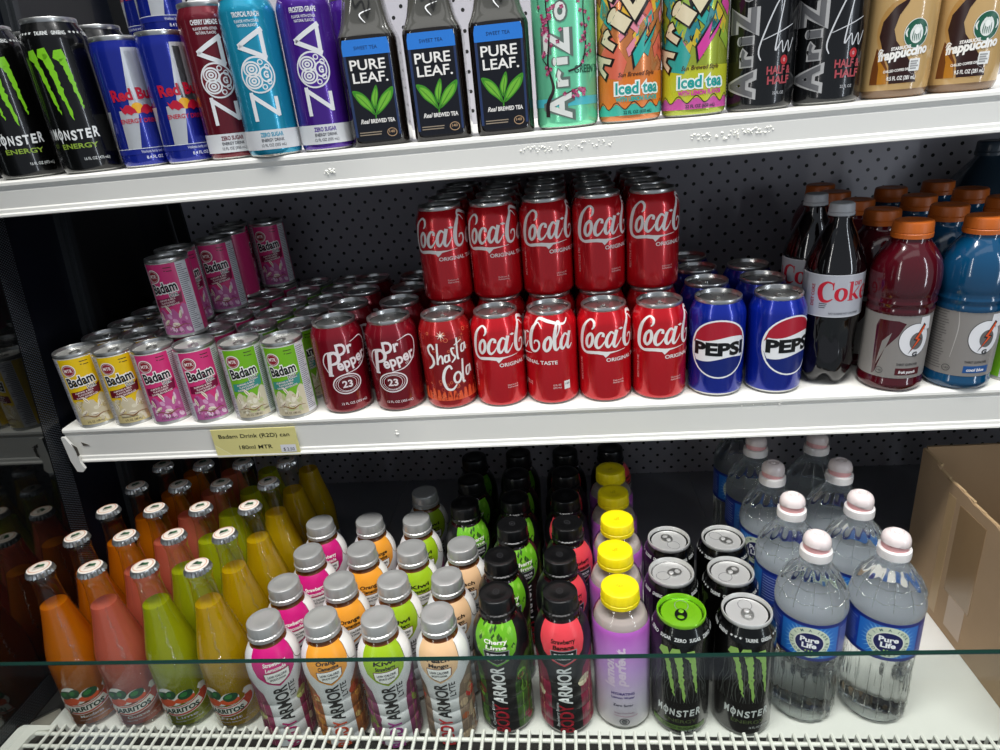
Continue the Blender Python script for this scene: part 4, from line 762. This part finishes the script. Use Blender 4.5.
A.poly([(-24.5, 102), (24.5, 102), (24.5, 112), (23, 119), (-23, 119), (-24.5, 112)], '#2a78d0', 2); A.text('SWEET TEA', (0, 108), 3.8, '#0f2348', 3, 24, .0)
for i, t in enumerate(('PURE', 'LEAF.')): A.text(t, (-.5 + i, 86.5 - i * 14), 11, '#ece9e4', 3, 37, .015)
for P, tip in (([(0, 36), (-6, 41), (-15, 50), (-21, 64), (-12, 62), (-4, 52)], (-20, 63)), ([(1, 36), (3, 46), (10, 58), (22, 66), (20, 54), (10, 42)], (21, 65)), ([(.5, 42), (-2.5, 52), (0, 61), (5, 69), (6, 60), (3.6, 50)], (5, 68))):
    A.poly(catmull(P, 5, True), '#3f8c24', 3); mx_, mz_ = sum(p[0] for p in P) / 6, sum(p[1] for p in P) / 6
    A.poly(catmull([(mx_ + (x - mx_) * .74, mz_ + (z - mz_) * .74) for x, z in P], 4, True), '#6fb236', 4); A.stroke([P[0], (mx_, mz_), tip], [.7, .6, .2], '#2f6a20', 5)
A.stroke([(0, 32), (.5, 38)], [1.4, 1], '#3f8c24', 3); A.text('Real', (-12, 27), 5, '#e6e3de', 3, 10, .02, .35); A.text('BREWED TEA', (7, 27), 4.4, '#e6e3de', 3, 26, .03)
A.lines(-20, 6, 12.5, 18, 2, '#8a7d6c', 3, 1.2); A.ring((15, 15), 5, 4.6, .8, '#a88a6a', 3, 8); A.text('140', (15, 14.4), 3, '#a88a6a', 3, 6, .02)
TPM = A.mesh('label')
A = Art(lambda s, z, e: (s * .001, -(.0278 - (z - 112) * .00024) - .0006 - e, z * .001), 1000)
A.stroke([(-8, 150), (-6, 134), (2, 138), (5, 124), (9, 138), (6, 152)], [1.2, 2, 1.4, 1.8, 1.2, .6], '#141414', 1); A.stroke([(3, 118), (-2, 126), (10, 130)], [.6, 1.4, .5], '#e6e6e6', 1)  # dark and pale strokes drawn on the bottle shoulder
TEA = ('tea_bottle', 'tea bottle', [('bottle', teabody, None), ('label', TPM, 0), ('shoulder_strokes', A.mesh('shoulder_strokes'), 0), ('cap', screw_cap('cap', 15.5, 178, 196, [pm('cap_tea', '#1a1a1c', .4)], 40), None)])
# ---- milky coffee bottle
FP = [(0, 3), (24, 3), (27, 0), (30, 2), (32, 8), (32.6, 20), (32.6, 96), (32, 108), (29.5, 120), (25, 131), (21, 140), (18.5, 148), (18, 158)]
FA = art(FP, 32.6, 4.6); A = Shift(FA, 0, .64); DB = '#2c120e'
A = Shift(FA, -4, .84); A.poly(catmull([(8, 108), (-4, 100), (-12, 84), (-8, 66), (6, 44), (16, 22), (6, 21), (-2, 21), (-4, 34), (-12, 54), (-18, 74), (-14, 94), (-4, 106)], 4, True), '#b58a4c', 0)
A.poly([(9, 109), (-3, 101), (-13, 87), (-15, 72), (-10, 56), (-3, 40), (-1, 21), (24, 21), (20, 36), (10, 52), (1, 66), (-2, 78), (1, 92), (7, 103)], DB, 1)
A.poly([(-16, 60), (-19, 40), (-20, 21), (-3, 21), (-4, 38), (-10, 52)], '#6a3a14', 1); A.poly([(-15, 52), (-12, 38), (-12, 21), (-3, 21), (-5, 36)], '#b0741c', 2)
A = Shift(FA, 0, .64); A.ell((18, 88), 11.4, 12.8, '#e8e8e2', 2, 30); A.ell((18, 88), 10.8, 12.2, '#1c5a44', 3, 30); A.ell((18, 87), 6.0, 8, '#dfe4de', 4, 20)
for k in range(5): A.stroke([(15 + k * 1.6, 92), (14.4 + k * 1.8, 84), (15.2 + k * 1.5, 78)], [.3, .8, .3], '#1c5a44', 5, n=3)
A.poly([(14, 97), (16, 100), (18, 97.5), (20, 100), (22, 97), (21, 95), (15, 95)], '#dfe4de', 4); A.ell((18, 91), 2.4, 3, '#eef0ea', 6, 12)
for sg in (-1, 1): A.stroke([(18 + sg * 8, 84), (18 + sg * 9.5, 90), (18 + sg * 8, 96)], [.6, 1.8, .6], '#dfe4de', 4, n=3)
A.text('STARBUCKS', (6, 68), 2.8, '#efece6', 3, 17, .05, 0, 4); A.text('frappuccino', (9, 58), 8, '#f2f0ea', 3, 45, .05, .2, 6); A.stroke([(-14, 64), (-12, 70), (-9, 68)], [.6, 1.3, .6], '#f2f0ea', 3); A.text('CHILLED COFFEE DRINK', (6, 38), 2.2, '#efece6', 3, 26, .03, 0, 3); A.text('9.5 FL OZ (281 mL)', (10, 26), 3.4, '#efece6', 3, 26, .03)
A.ring((20, 45), 5.5, 8, .1, '#e9e9e6', 3, 8); A.poly([(15, 37), (25, 37), (25, 54), (15, 54)], '#e6e6e2', 4); A.lines(16, 24, 39, 52, 4, '#9a9a98', 5, 1.4)
FRAP = ('coffee_bottle', 'coffee drink', [('bottle', lathe('bottle', FP, [pm('milky_coffee', '#c2a06a', 0.16, 0, .7), pm('coffee_base', '#80644a', .2, 0, .6)], 40, lambda z: 1 if z < 8 else 0, angle=60), None), ('label_print', FA.mesh('label_print'), 0), ('cap', screw_cap('cap', 19, 156, 170, [pm('cap_gold', '#8a6a3a', .3, .6)], 40), None)])

# ================================================================== PLACEMENT: top shelf
Z = ZT
place(MON, -.2270, -.004, Z, -6, 'tall black energy can with a green claw, nearest the end panel on the upper shelf', 'claw energy cans, upper shelf'); place(MON, -.1470, -.004, Z, -20, 'tall black energy can with a whole green claw, next to the slim blue cans', 'claw energy cans, upper shelf'); place(MON, -.1500, .0760, Z, 150, 'black energy can half hidden behind the slim blue cans of the upper shelf', 'claw energy cans, upper shelf'); place(MON, -.2240, .0680, Z, 60, 'black energy can in the second row behind the claw can at the panel', 'claw energy cans, upper shelf')
g = 'slim blue and silver cans'
for x, t, l in ((-.0825, 5, 'slim blue and silver energy can in front, beside the tall black can'), (-.0290, 12, 'slim blue and silver energy can in front, beside the maroon can')): place(RBULL, x, 0, Z, t, l, g)
for x, y, t, l in ((-.0970, .108, 0, 'slim blue energy can in the second row supporting the one by the black cans'), (-.0485, .056, 20, 'slim blue energy can in the second row supporting the one by the maroon can')): place(RBULL, x, y, Z, t, l, g)
for x, y, t, l in ((-.0970, .108, -60, 'slim blue energy can stacked on the second row, silver side showing'), (-.0485, .056, 14, 'slim blue energy can stacked on the second row, blue side showing')): place(RBULL, x, y, Z + .134, t, l, g)
for x, y, p, l in ((.0265, .0000, 0, 'sleek maroon energy can with white sideways lettering'), (.0816, -.0178, 1, 'sleek turquoise energy can with white sideways lettering'), (.1388, -.006, 2, 'sleek purple energy can with white sideways lettering')): place(ZOA[p], x, y, Z, -4, l, 'sleek energy cans')
place(ZOA[2], .168, .066, Z, 140, 'dark purple sleek can in the row behind, showing beside the first tea bottle', 'sleek energy cans')
for i, (x, l) in enumerate(((.2005, 'square dark tea bottle with green leaves, beside the purple can'), (.2700, 'square dark tea bottle with green leaves, middle one of three'), (.3390, 'square dark tea bottle with green leaves, beside the mint green can'))): place(TEA, x, .003, Z, None, l, 'square tea bottles', rot=[5, 3, 2][i])
for p, x, t, l in ((AZG, .4060, -2, 'tall mint green tea can with cherry blossom branches'), (AZO, .4720, 0, 'tall orange tea can with jagged pop shapes'), (AZP, .5380, -2, 'tall yellow and pink tea can with jagged pop shapes'), (AZB, .6045, -8, 'tall black tea can beside the yellow and pink can'), (AZB, .6710, -8, 'tall black tea can beside the coffee bottles')): place(p, x, 0, Z, t, l, 'tall tea cans')
place(FRAP, .7368, 0, Z, -4, 'tan coffee bottle with brown swoosh, beside the black tea can', 'milky coffee bottles', scale=(.97, .97, 1)); place(FRAP, .8012, 0, Z, -4, 'tan coffee bottle with brown swoosh, at the outer end by the frame edge', 'milky coffee bottles', scale=(.97, .97, 1))
# ================================================================== PLACEMENT: middle shelf
bx = [-.2540, -.1990, -.1450, -.0875, -.0255, .0315]; kinds = ['yellow', 'yellow', 'pink', 'pink', 'green', 'green']; bt = [-14, -12, -14, -6, -10, -16]
wh = ['nearest the end panel', 'second from the end panel', 'third from the end panel, touching the yellow pair', 'fourth from the end panel, touching the green pair', 'touching the pink pair', 'beside the crimson can']
wh2 = ['nearest the end panel', 'second from the end panel', 'touching the yellow columns', 'touching the green columns', 'touching the pink columns', 'beside the crimson cans']
for c in range(6):
    for r in range(6):
        k = kinds[c]; x = bx[c] + .0012 * r
        lab = f'{k} almond drink can in the front row, {wh[c]}' if r == 0 else f'{k} almond drink can, {ORD[r]} in the column {wh2[c]}'
        place(BAD[k], x, -.013 + .0545 * r, 0, bt[c] if r == 0 else random.uniform(0, 360), ' '.join(lab.split()[:16]), f'{k} almond drink cans')
for x, y, t, l in ((-.1180, .0310, -30, 'pink almond can of the upper layer, nearest the aisle, white side panel showing'), (-.1390, .0870, 20, 'pink almond can of the upper layer, mostly hidden behind the nearest one'), (-.1110, .1390, -10, 'pink almond can of the upper layer, name facing out, middle of the group'), (-.1200, .2030, -75, 'pink almond can of the upper layer, white panel out, behind the middle one'), (-.1420, .2560, 30, 'pink almond can of the upper layer, farthest back behind the others'), (-.0860, .2660, -8, 'pink almond can of the upper layer standing apart at the pegboard')): place(BAD['pink'], x, y, .1046, t, l, 'upper layer of pink almond cans')
for c, x in enumerate((.1000, .1715)):
    for r in range(4):
        w_ = ('beside the green almond can', 'beside the brush lettered can')[c]
        place(PEPPER, x - .001 * r, -.001 + .0662 * r, 0, (8, -8)[c] if r == 0 else random.uniform(0, 360), f'crimson soda can in the front row {w_}' if r == 0 else f'crimson soda can, {ORD[r]} from the front in the column {w_}', 'crimson soda cans')
place(SHASTA, .2405, -.001, 0, 0, 'red cola can with white brush lettering and bubbles, front row', 'red cola cans')
cx = [.3068, .3728, .4388, .5050]; ct = [-7, -95, -2, 8]; cl = ['beside the brush lettered can', 'turned to the end of its script', 'second from the blue cans', 'beside the blue cans']
for i in range(4): place(COLA, cx[i], -.001, 0, ct[i], f'red cola can in the front row, {cl[i]}', 'red cola cans')
sx_ = [.2410, .3070, .3730, .4390, .5050]; stt = [-20, -18, 0, 8, 3]; sl_ = ['above the brush lettered can', 'second from the crimson side', 'middle of the five', 'second from the blue cans', 'nearest the blue cans']
sl2_ = ['column above brush can', 'second column', 'middle column', 'fourth column', 'column by blue cans']
for c in range(5):
    for r in range(4):
        y = .0652 + .0662 * r; o_ = ['front', 'second', 'third', 'last'][r]
        place(COLA, sx_[c], y, 0, stt[c] + 50 if r == 0 else random.uniform(0, 360), f'red cola can in the lower layer under the {o_} stacked row, {sl2_[c]}', 'red cola cans'); place(COLA, sx_[c], y, .1206, stt[c] if r == 0 else random.uniform(0, 360), f'red cola can stacked on top, {o_} row, {sl2_[c]}', 'stacked red cola cans')
for c, x in enumerate((.5740, .6430)):
    for r in range(4 if c == 0 else 3):
        w_ = ('beside the red cans', 'beside the dark cola bottle')[c]
        place(PEP, x, .000 + .0662 * r, 0, (8, 38)[c] if r == 0 else random.uniform(0, 360), f'blue cola can with round emblem, front row, {w_}' if r == 0 else f'blue cola can, {ORD[r]} from the front in the column {w_}', 'blue cola cans')
place(DC, .7085, .0140, 0, 5, 'dark cola bottle with silver label and grey cap, in front', 'dark cola bottles', scale=(.945, .945, 1)); place(DC, .7060, .0850, 0, -28, 'dark cola bottle with grey cap, behind the front one', 'dark cola bottles', scale=(.945, .945, 1))
for i, (x, y, l) in enumerate(((.7770, -.007, 'red sports drink with orange cap in the front row'), (.7775, .0660, 'red sports drink, second in its column behind the front one'), (.7790, .1390, 'red sports drink, third in its column'), (.7785, .2120, 'red sports drink, fourth in its column'), (.7850, .2850, 'red sports drink, deepest in its column at the pegboard'))): place(GR, x, y, 0, 10 if i == 0 else 0, l, 'red sports drinks', scale=(.97, .97, 1.035))
for i, (x, y, l) in enumerate(((.8500, -.010, 'blue sports drink with orange cap in the front row'), (.8510, .0630, 'blue sports drink, second in its column behind the front one'), (.8530, .1360, 'blue sports drink, third in its column'), (.8515, .2090, 'blue sports drink, deepest in its column at the pegboard'), (.9260, .0850, 'blue sports drink cut by the frame, second row beside the blue column'), (.9270, .1580, 'blue sports drink in the outer column, third row'), (.9250, .2320, 'blue sports drink in the outer column, deepest at the pegboard'))): place(GB, x, y, 0, 12 if i == 0 else 0, l, 'blue sports drinks', scale=(.97, .97, 1.035))
place(BAD['green'], .9150, -.004, 0, 60, 'green drink can peeking out beside the front blue sports drink at the frame edge', 'green almond drink cans')
# large dim water jug high at the back
JP = [(0, 4), (46, 4), (50, 0), (54, 5), (54, 150), (50, 168), (40, 186), (28, 200), (20, 210), (18, 214), (18, 222)]
jug = ('water_jug', 'water jug', [('bottle', lathe('bottle', JP, [pm('blue_jug', '#22323f', .1, 0, .5)], 40, angle=50), None), ('cap', screw_cap('cap', 19, 214, 234, [pm('cap_clear_blue', '#2a3844', .3)], 40), None)])
place(jug, 1.0300, .3050, 0, 0, 'dim blue grey water jug at the pegboard above the orange caps')
# ================================================================== PLACEMENT: bottom deck
jx = [[-.2540, -.1865, -.1185, -.0510], [-.2542, -.1855, -.1190, -.0500], [-.2545, -.1840, -.1175, -.0465], [-.2540, -.1855, -.1205, -.0480], [-.2510, -.1830, -.1180, -.0470], [-.2500, -.1820, -.1170, -.0460]]; jy = [-.1965, -.1335, -.0705, -.0075, .0555, .1185]
for c in range(4):
    for r in range(6):
        w_ = 'in the front row' if r == 0 else f'{ORD[r]} in its column'
        place(JAR[c], jx[r][c], jy[r], 'deck', [-20, -22, -22, -32][c] if r == 0 else random.uniform(-25, 25), f'{JARNAME[c]} soda in a crown capped glass bottle, {w_}', f'{JARNAME[c]} glass soda bottles', scale=(1, 1, 1.0144))
lx = [[.0295, .0967, .1642, .2323], [.0275, .0980, .1660, .2327], [.0350, .1075, .1757, .2423], [.0270, .0995, .1680], [None, None, .1660]]; ly = [-.2230, -.1600, -.0970, -.0300, .0400]
for r in range(5):
    for c, x in enumerate(lx[r]):
        if x is None: continue
        place(LYTE[c], x, ly[r] + (0, .003, .003, .008)[c], 'deck', [-4, -10, -6, -16][c] if r == 0 else random.uniform(-8, 14), f'{LYN[c]} and white sports bottle with silver cap, ' + ('in the front row' if r == 0 else f'{ORD[r]} in its column'), f'{LYN[c]} light sports bottles', scale=(1.03, 1.03, 1.015))
SC = (1.083, 1.083, 1.081)
for r, y in enumerate((-.1957, -.1300, -.0630, .0030, .0690, .1350)):
    place(SPB[0], [.2985, .2975, .3080, .3070, .3051, .3040][r], y, 'deck', [-14, 10, 20, 0, 0, 0][r], 'green and black sports bottle with black cap, ' + ('front row, beside the peach bottle' if r == 0 else f'{ORD[r]} in column by the coral ones'), 'green and black sports bottles', scale=SC)
    place(SPB[1], [.3708, .3709, .3809, .3788, .3794, .3797][r], y, 'deck', [0, 25, 30, 0, 0, 0][r], 'coral and black sports bottle with black cap, ' + ('in the front row' if r == 0 else f'{ORD[r]} in its column'), 'coral and black sports bottles', scale=SC)
for r, y in enumerate((-.0090, .0570, .1270)): place(SPB[0], [.2362, .2366, .2330][r], y, 'deck', [20, 0, 0][r], f'green and black sports bottle, {ORD[r]} in short column behind peach bottles', 'green and black sports bottles', scale=SC)
for r, y in enumerate((-.1870, -.1215, -.0560, .0095, .0750)): place(LEM, [.4385, .4385, .4462, .4465, .4475][r], y, 'deck', -6 if r == 0 else 60, 'purple lemon water bottle with yellow cap, ' + ('in the front row' if r == 0 else f'{ORD[r]} in its column'), 'purple lemon water bottles', scale=(1.08, 1.08, 1.03))
place(SPB[1], .4520, .1410, 'deck', 60, 'coral and black sports bottle deep behind the yellow capped column', 'coral and black sports bottles', scale=SC)
for c, xs_ in enumerate(((.5052, .5050, .5125), (.5763, .5750, .5816))):
    for r in range(3):
        w_ = ('beside the lemon water', 'beside the clear water bottles')[c]
        lab = ('tall black energy can with a green lid, front row' if c == 0 else 'tall black energy can with silver lid, front row, beside clear water bottle') if r == 0 else f'tall black energy can with silver lid, {ORD[r]} in the column {w_}'
        place((MONZ if c == 0 else MONB) if r == 0 else MONB, xs_[r], -.1940 + .0662 * r, 'deck', [[0, 120, 215], [14, 150, 60]][c][r], lab, 'claw energy cans, bottom deck')
for c, xs_ in enumerate(((.6515, .6513, .6523, .6526, .6520), (.7320, .7285, .7360, .7356))):
    for r in range(5 if c == 0 else 4):
        w_ = ('by the energy cans', 'by the cardboard box')[c]
        place(PLB, xs_[r], -.1740 + .0775 * r, 'deck', [[6, 40, -20, 10, 0], [14, -30, 25, 0, 0]][c][r], 'clear ribbed water bottle, pink and white cap, ' + (f'front row, {w_}' if r == 0 else f'{ORD[r]} in column {w_}'), 'clear water bottles', scale=(1.055, 1.055, 1))
# ---- cardboard box with a torn, cut edge
card = pm('cardboard', '#a88c6c', .75, noise=.12, nscale=14, bump=.15); fl_in = pm('cardboard_inside', '#8f806c', .8, noise=.1, nscale=14); tape = pm('packing_tape', '#977b59', .16, 0, .5)
box = bpy.data.objects.new('cardboard_box', None); COL.objects.link(box); box.location = (1.0, -.1, ZD(-.1)); box.rotation_euler = (TILT, 0, 0); box['label'] = 'brown cardboard box with cut open top and taped side, beside the water bottles'; box['category'] = 'box'
BX0, BX1, BY0, BY1, BH = .8700, 1.19, -.245, .044, .222; ZBX = ZD(-.1)
def wall(name, pts, n, mat, axis):                                # pts = outline in the wall plane; a board with depth
    q = MB()
    if axis == 'x': q.prism(pts, 'x', n, n + .004)
    else: q.prism(pts, 'y', n - .004, n)
    return opart(name, q.mesh(name, [mat]), box)
rnd = random.Random(5); top = []
for i in range(28):
    t = i / 27; y = BY1 - (BY1 - BY0) * t; top.append((y, ZBX + BH - .004 - .016 * t + rnd.uniform(-.0016, .0016) + (-.006 if t > .12 else 0)))
wall('side_panel', [(BY0, ZBX + .0005), (BY1, ZBX + .0005)] + top, BX0, card, 'x')
wall('back_panel', [(BX0 + .0041, ZBX + .0005), (BX1, ZBX + .0005), (BX1, ZBX + BH + .003), (BX0 + .0041, ZBX + BH)], BY1, card, 'y')
wall('side_panel', [(BY0, ZBX + .0005), (BY1 - .0041, ZBX + .0005), (BY1 - .0041, ZBX + BH), (BY0, ZBX + BH)], BX1, card, 'x'); wall('front_panel', [(BX0 + .0041, ZBX + .0005), (BX1, ZBX + .0005), (BX1, ZBX + BH - .03), (BX0 + .0041, ZBX + BH - .03)], BY0 + .004, card, 'y')
q = MB(); q.box(BX0 + .0041, BX1 - .0001, BY0 + .0041, BY1 - .0041, ZBX + .0006, ZBX + .004); opart('bottom_panel', q.mesh('bottom_panel', [fl_in]), box)
q = MB()                                                          # corrugated core showing on the cut edge
for i in range(110):
    t0, t1 = i / 110, (i + .55) / 110; y0, y1 = BY1 - (BY1 - BY0) * t0, BY1 - (BY1 - BY0) * t1; k = min(26, int(t0 * 27)); z0 = max(top[k][1], top[k + 1][1])
    q.box(BX0 + .0006, BX0 + .0036, min(y0, y1), max(y0, y1), z0 - .003, z0 + .0008)
o = opart('corrugated_edge', q.mesh('corrugated_edge', [pm('corrugation', '#b59a74', .8)]), box); o['kind'] = 'stuff'
q = MB(); q.box(BX0 - .0004, BX0, -.104, -.052, ZBX + .062, ZBX + BH - .033); opart('tape_strip', q.mesh('tape_strip', [tape]), box)
q = MB(); q.box(BX0 - .0006, BX0, -.098, -.064, ZBX + .014, ZBX + .062); opart('tape_strip', q.mesh('tape_strip', [pm('tape_clear', '#b59d86', .3, 0, .3)]), box)
q = MB(); q.box(BX0 - .0003, BX0, -.042, -.026, ZBX + .012, ZBX + BH - .03); opart('tape_strip', q.mesh('tape_strip', [pm('tape_light', '#b3966f', .3)]), box)
gb = lathe('bottle', [(0, 0), (29, 0), (31, 4), (31, 120), (28, 135), (18, 160), (13, 170), (13, 180)], [pm('green_bottle', '#0f7a34', .12, 0, .6)], 32)
place(('green_bottle', 'bottle', [('bottle', gb, None), ('cap', screw_cap('cap', 13.6, 176, 192, [pm('cap_green', '#1b8f42', .4)], 40), None)]), 0.9300, -.080, ZD(-.08) + .0062, 0, 'green bottle standing inside the cardboard box at the frame edge')
# ---- white wire grille in front of the deck
wire = pm('white_coated_wire', '#e6e4dc', 0.35)
gr = bpy.data.objects.new('wire_grille', None); COL.objects.link(gr); gr.location = (.5, -.26, ZD(-.26)); gr.rotation_euler = (TILT, 0, 0); gr['label'] = 'white coated wire grille running along the front of the bottom deck'; gr['category'] = 'grille'
zg = ZD(-.26) + .038
cross = MB(); cross.tube((0, -.2535, -.010), (0, -.2545, .002), .0018, 6); cross.tube((0, -.2540, .0018), (0, -.325, .0018), .0019, 6); cme = cross.mesh('wire', [wire], True, 50)
n = 0; x = -.256
while x < 1.30: o = opart('wire', cme, gr); o.matrix_parent_inverse = Matrix.Translation(-gr.location); o.location = (x, 0, zg); x += .0130
for y in (-.2635, -.2800, -.3060):
    q = MB(); q.tube((-.300, y, zg - .0016), (1.30, y, zg - .0016), .0025, 8); opart('rail', q.mesh('rail', [wire], True, 50), gr)
q = MB(); q.prism([(-.299, -.2545), (-.258, -.2545), (-.258, -.2600), (-.274, -.2620), (-.278, -.270), (-.278, -.325), (-.303, -.325), (-.303, -.260)][::-1], 'z', zg - .004, zg + .002); opart('end_plate', q.mesh('end_plate', [wire]), gr)
# ---- glass pane standing along the front
gp = bpy.data.objects.new('glass_pane', None); COL.objects.link(gp); gp.location = (.5, -.34, -.0877); gp.rotation_euler = (0, -.0162, 0); gp['label'] = 'clear glass guard pane with green edge standing in front of the bottom deck'; gp['category'] = 'glass pane'
q = MB(); q.box(-.80, .90, -.0018, .0018, -.40, -.0010); obj('pane', q.mesh('pane', [PANE]), gp)
q = MB(); q.box(-.80, .90, -.0019, .0019, -.0010, .0); obj('polished_edge', q.mesh('polished_edge', [pm('glass_edge_green', '#16302a', .08, 0, .6)]), gp)
bpy.context.view_layer.update()
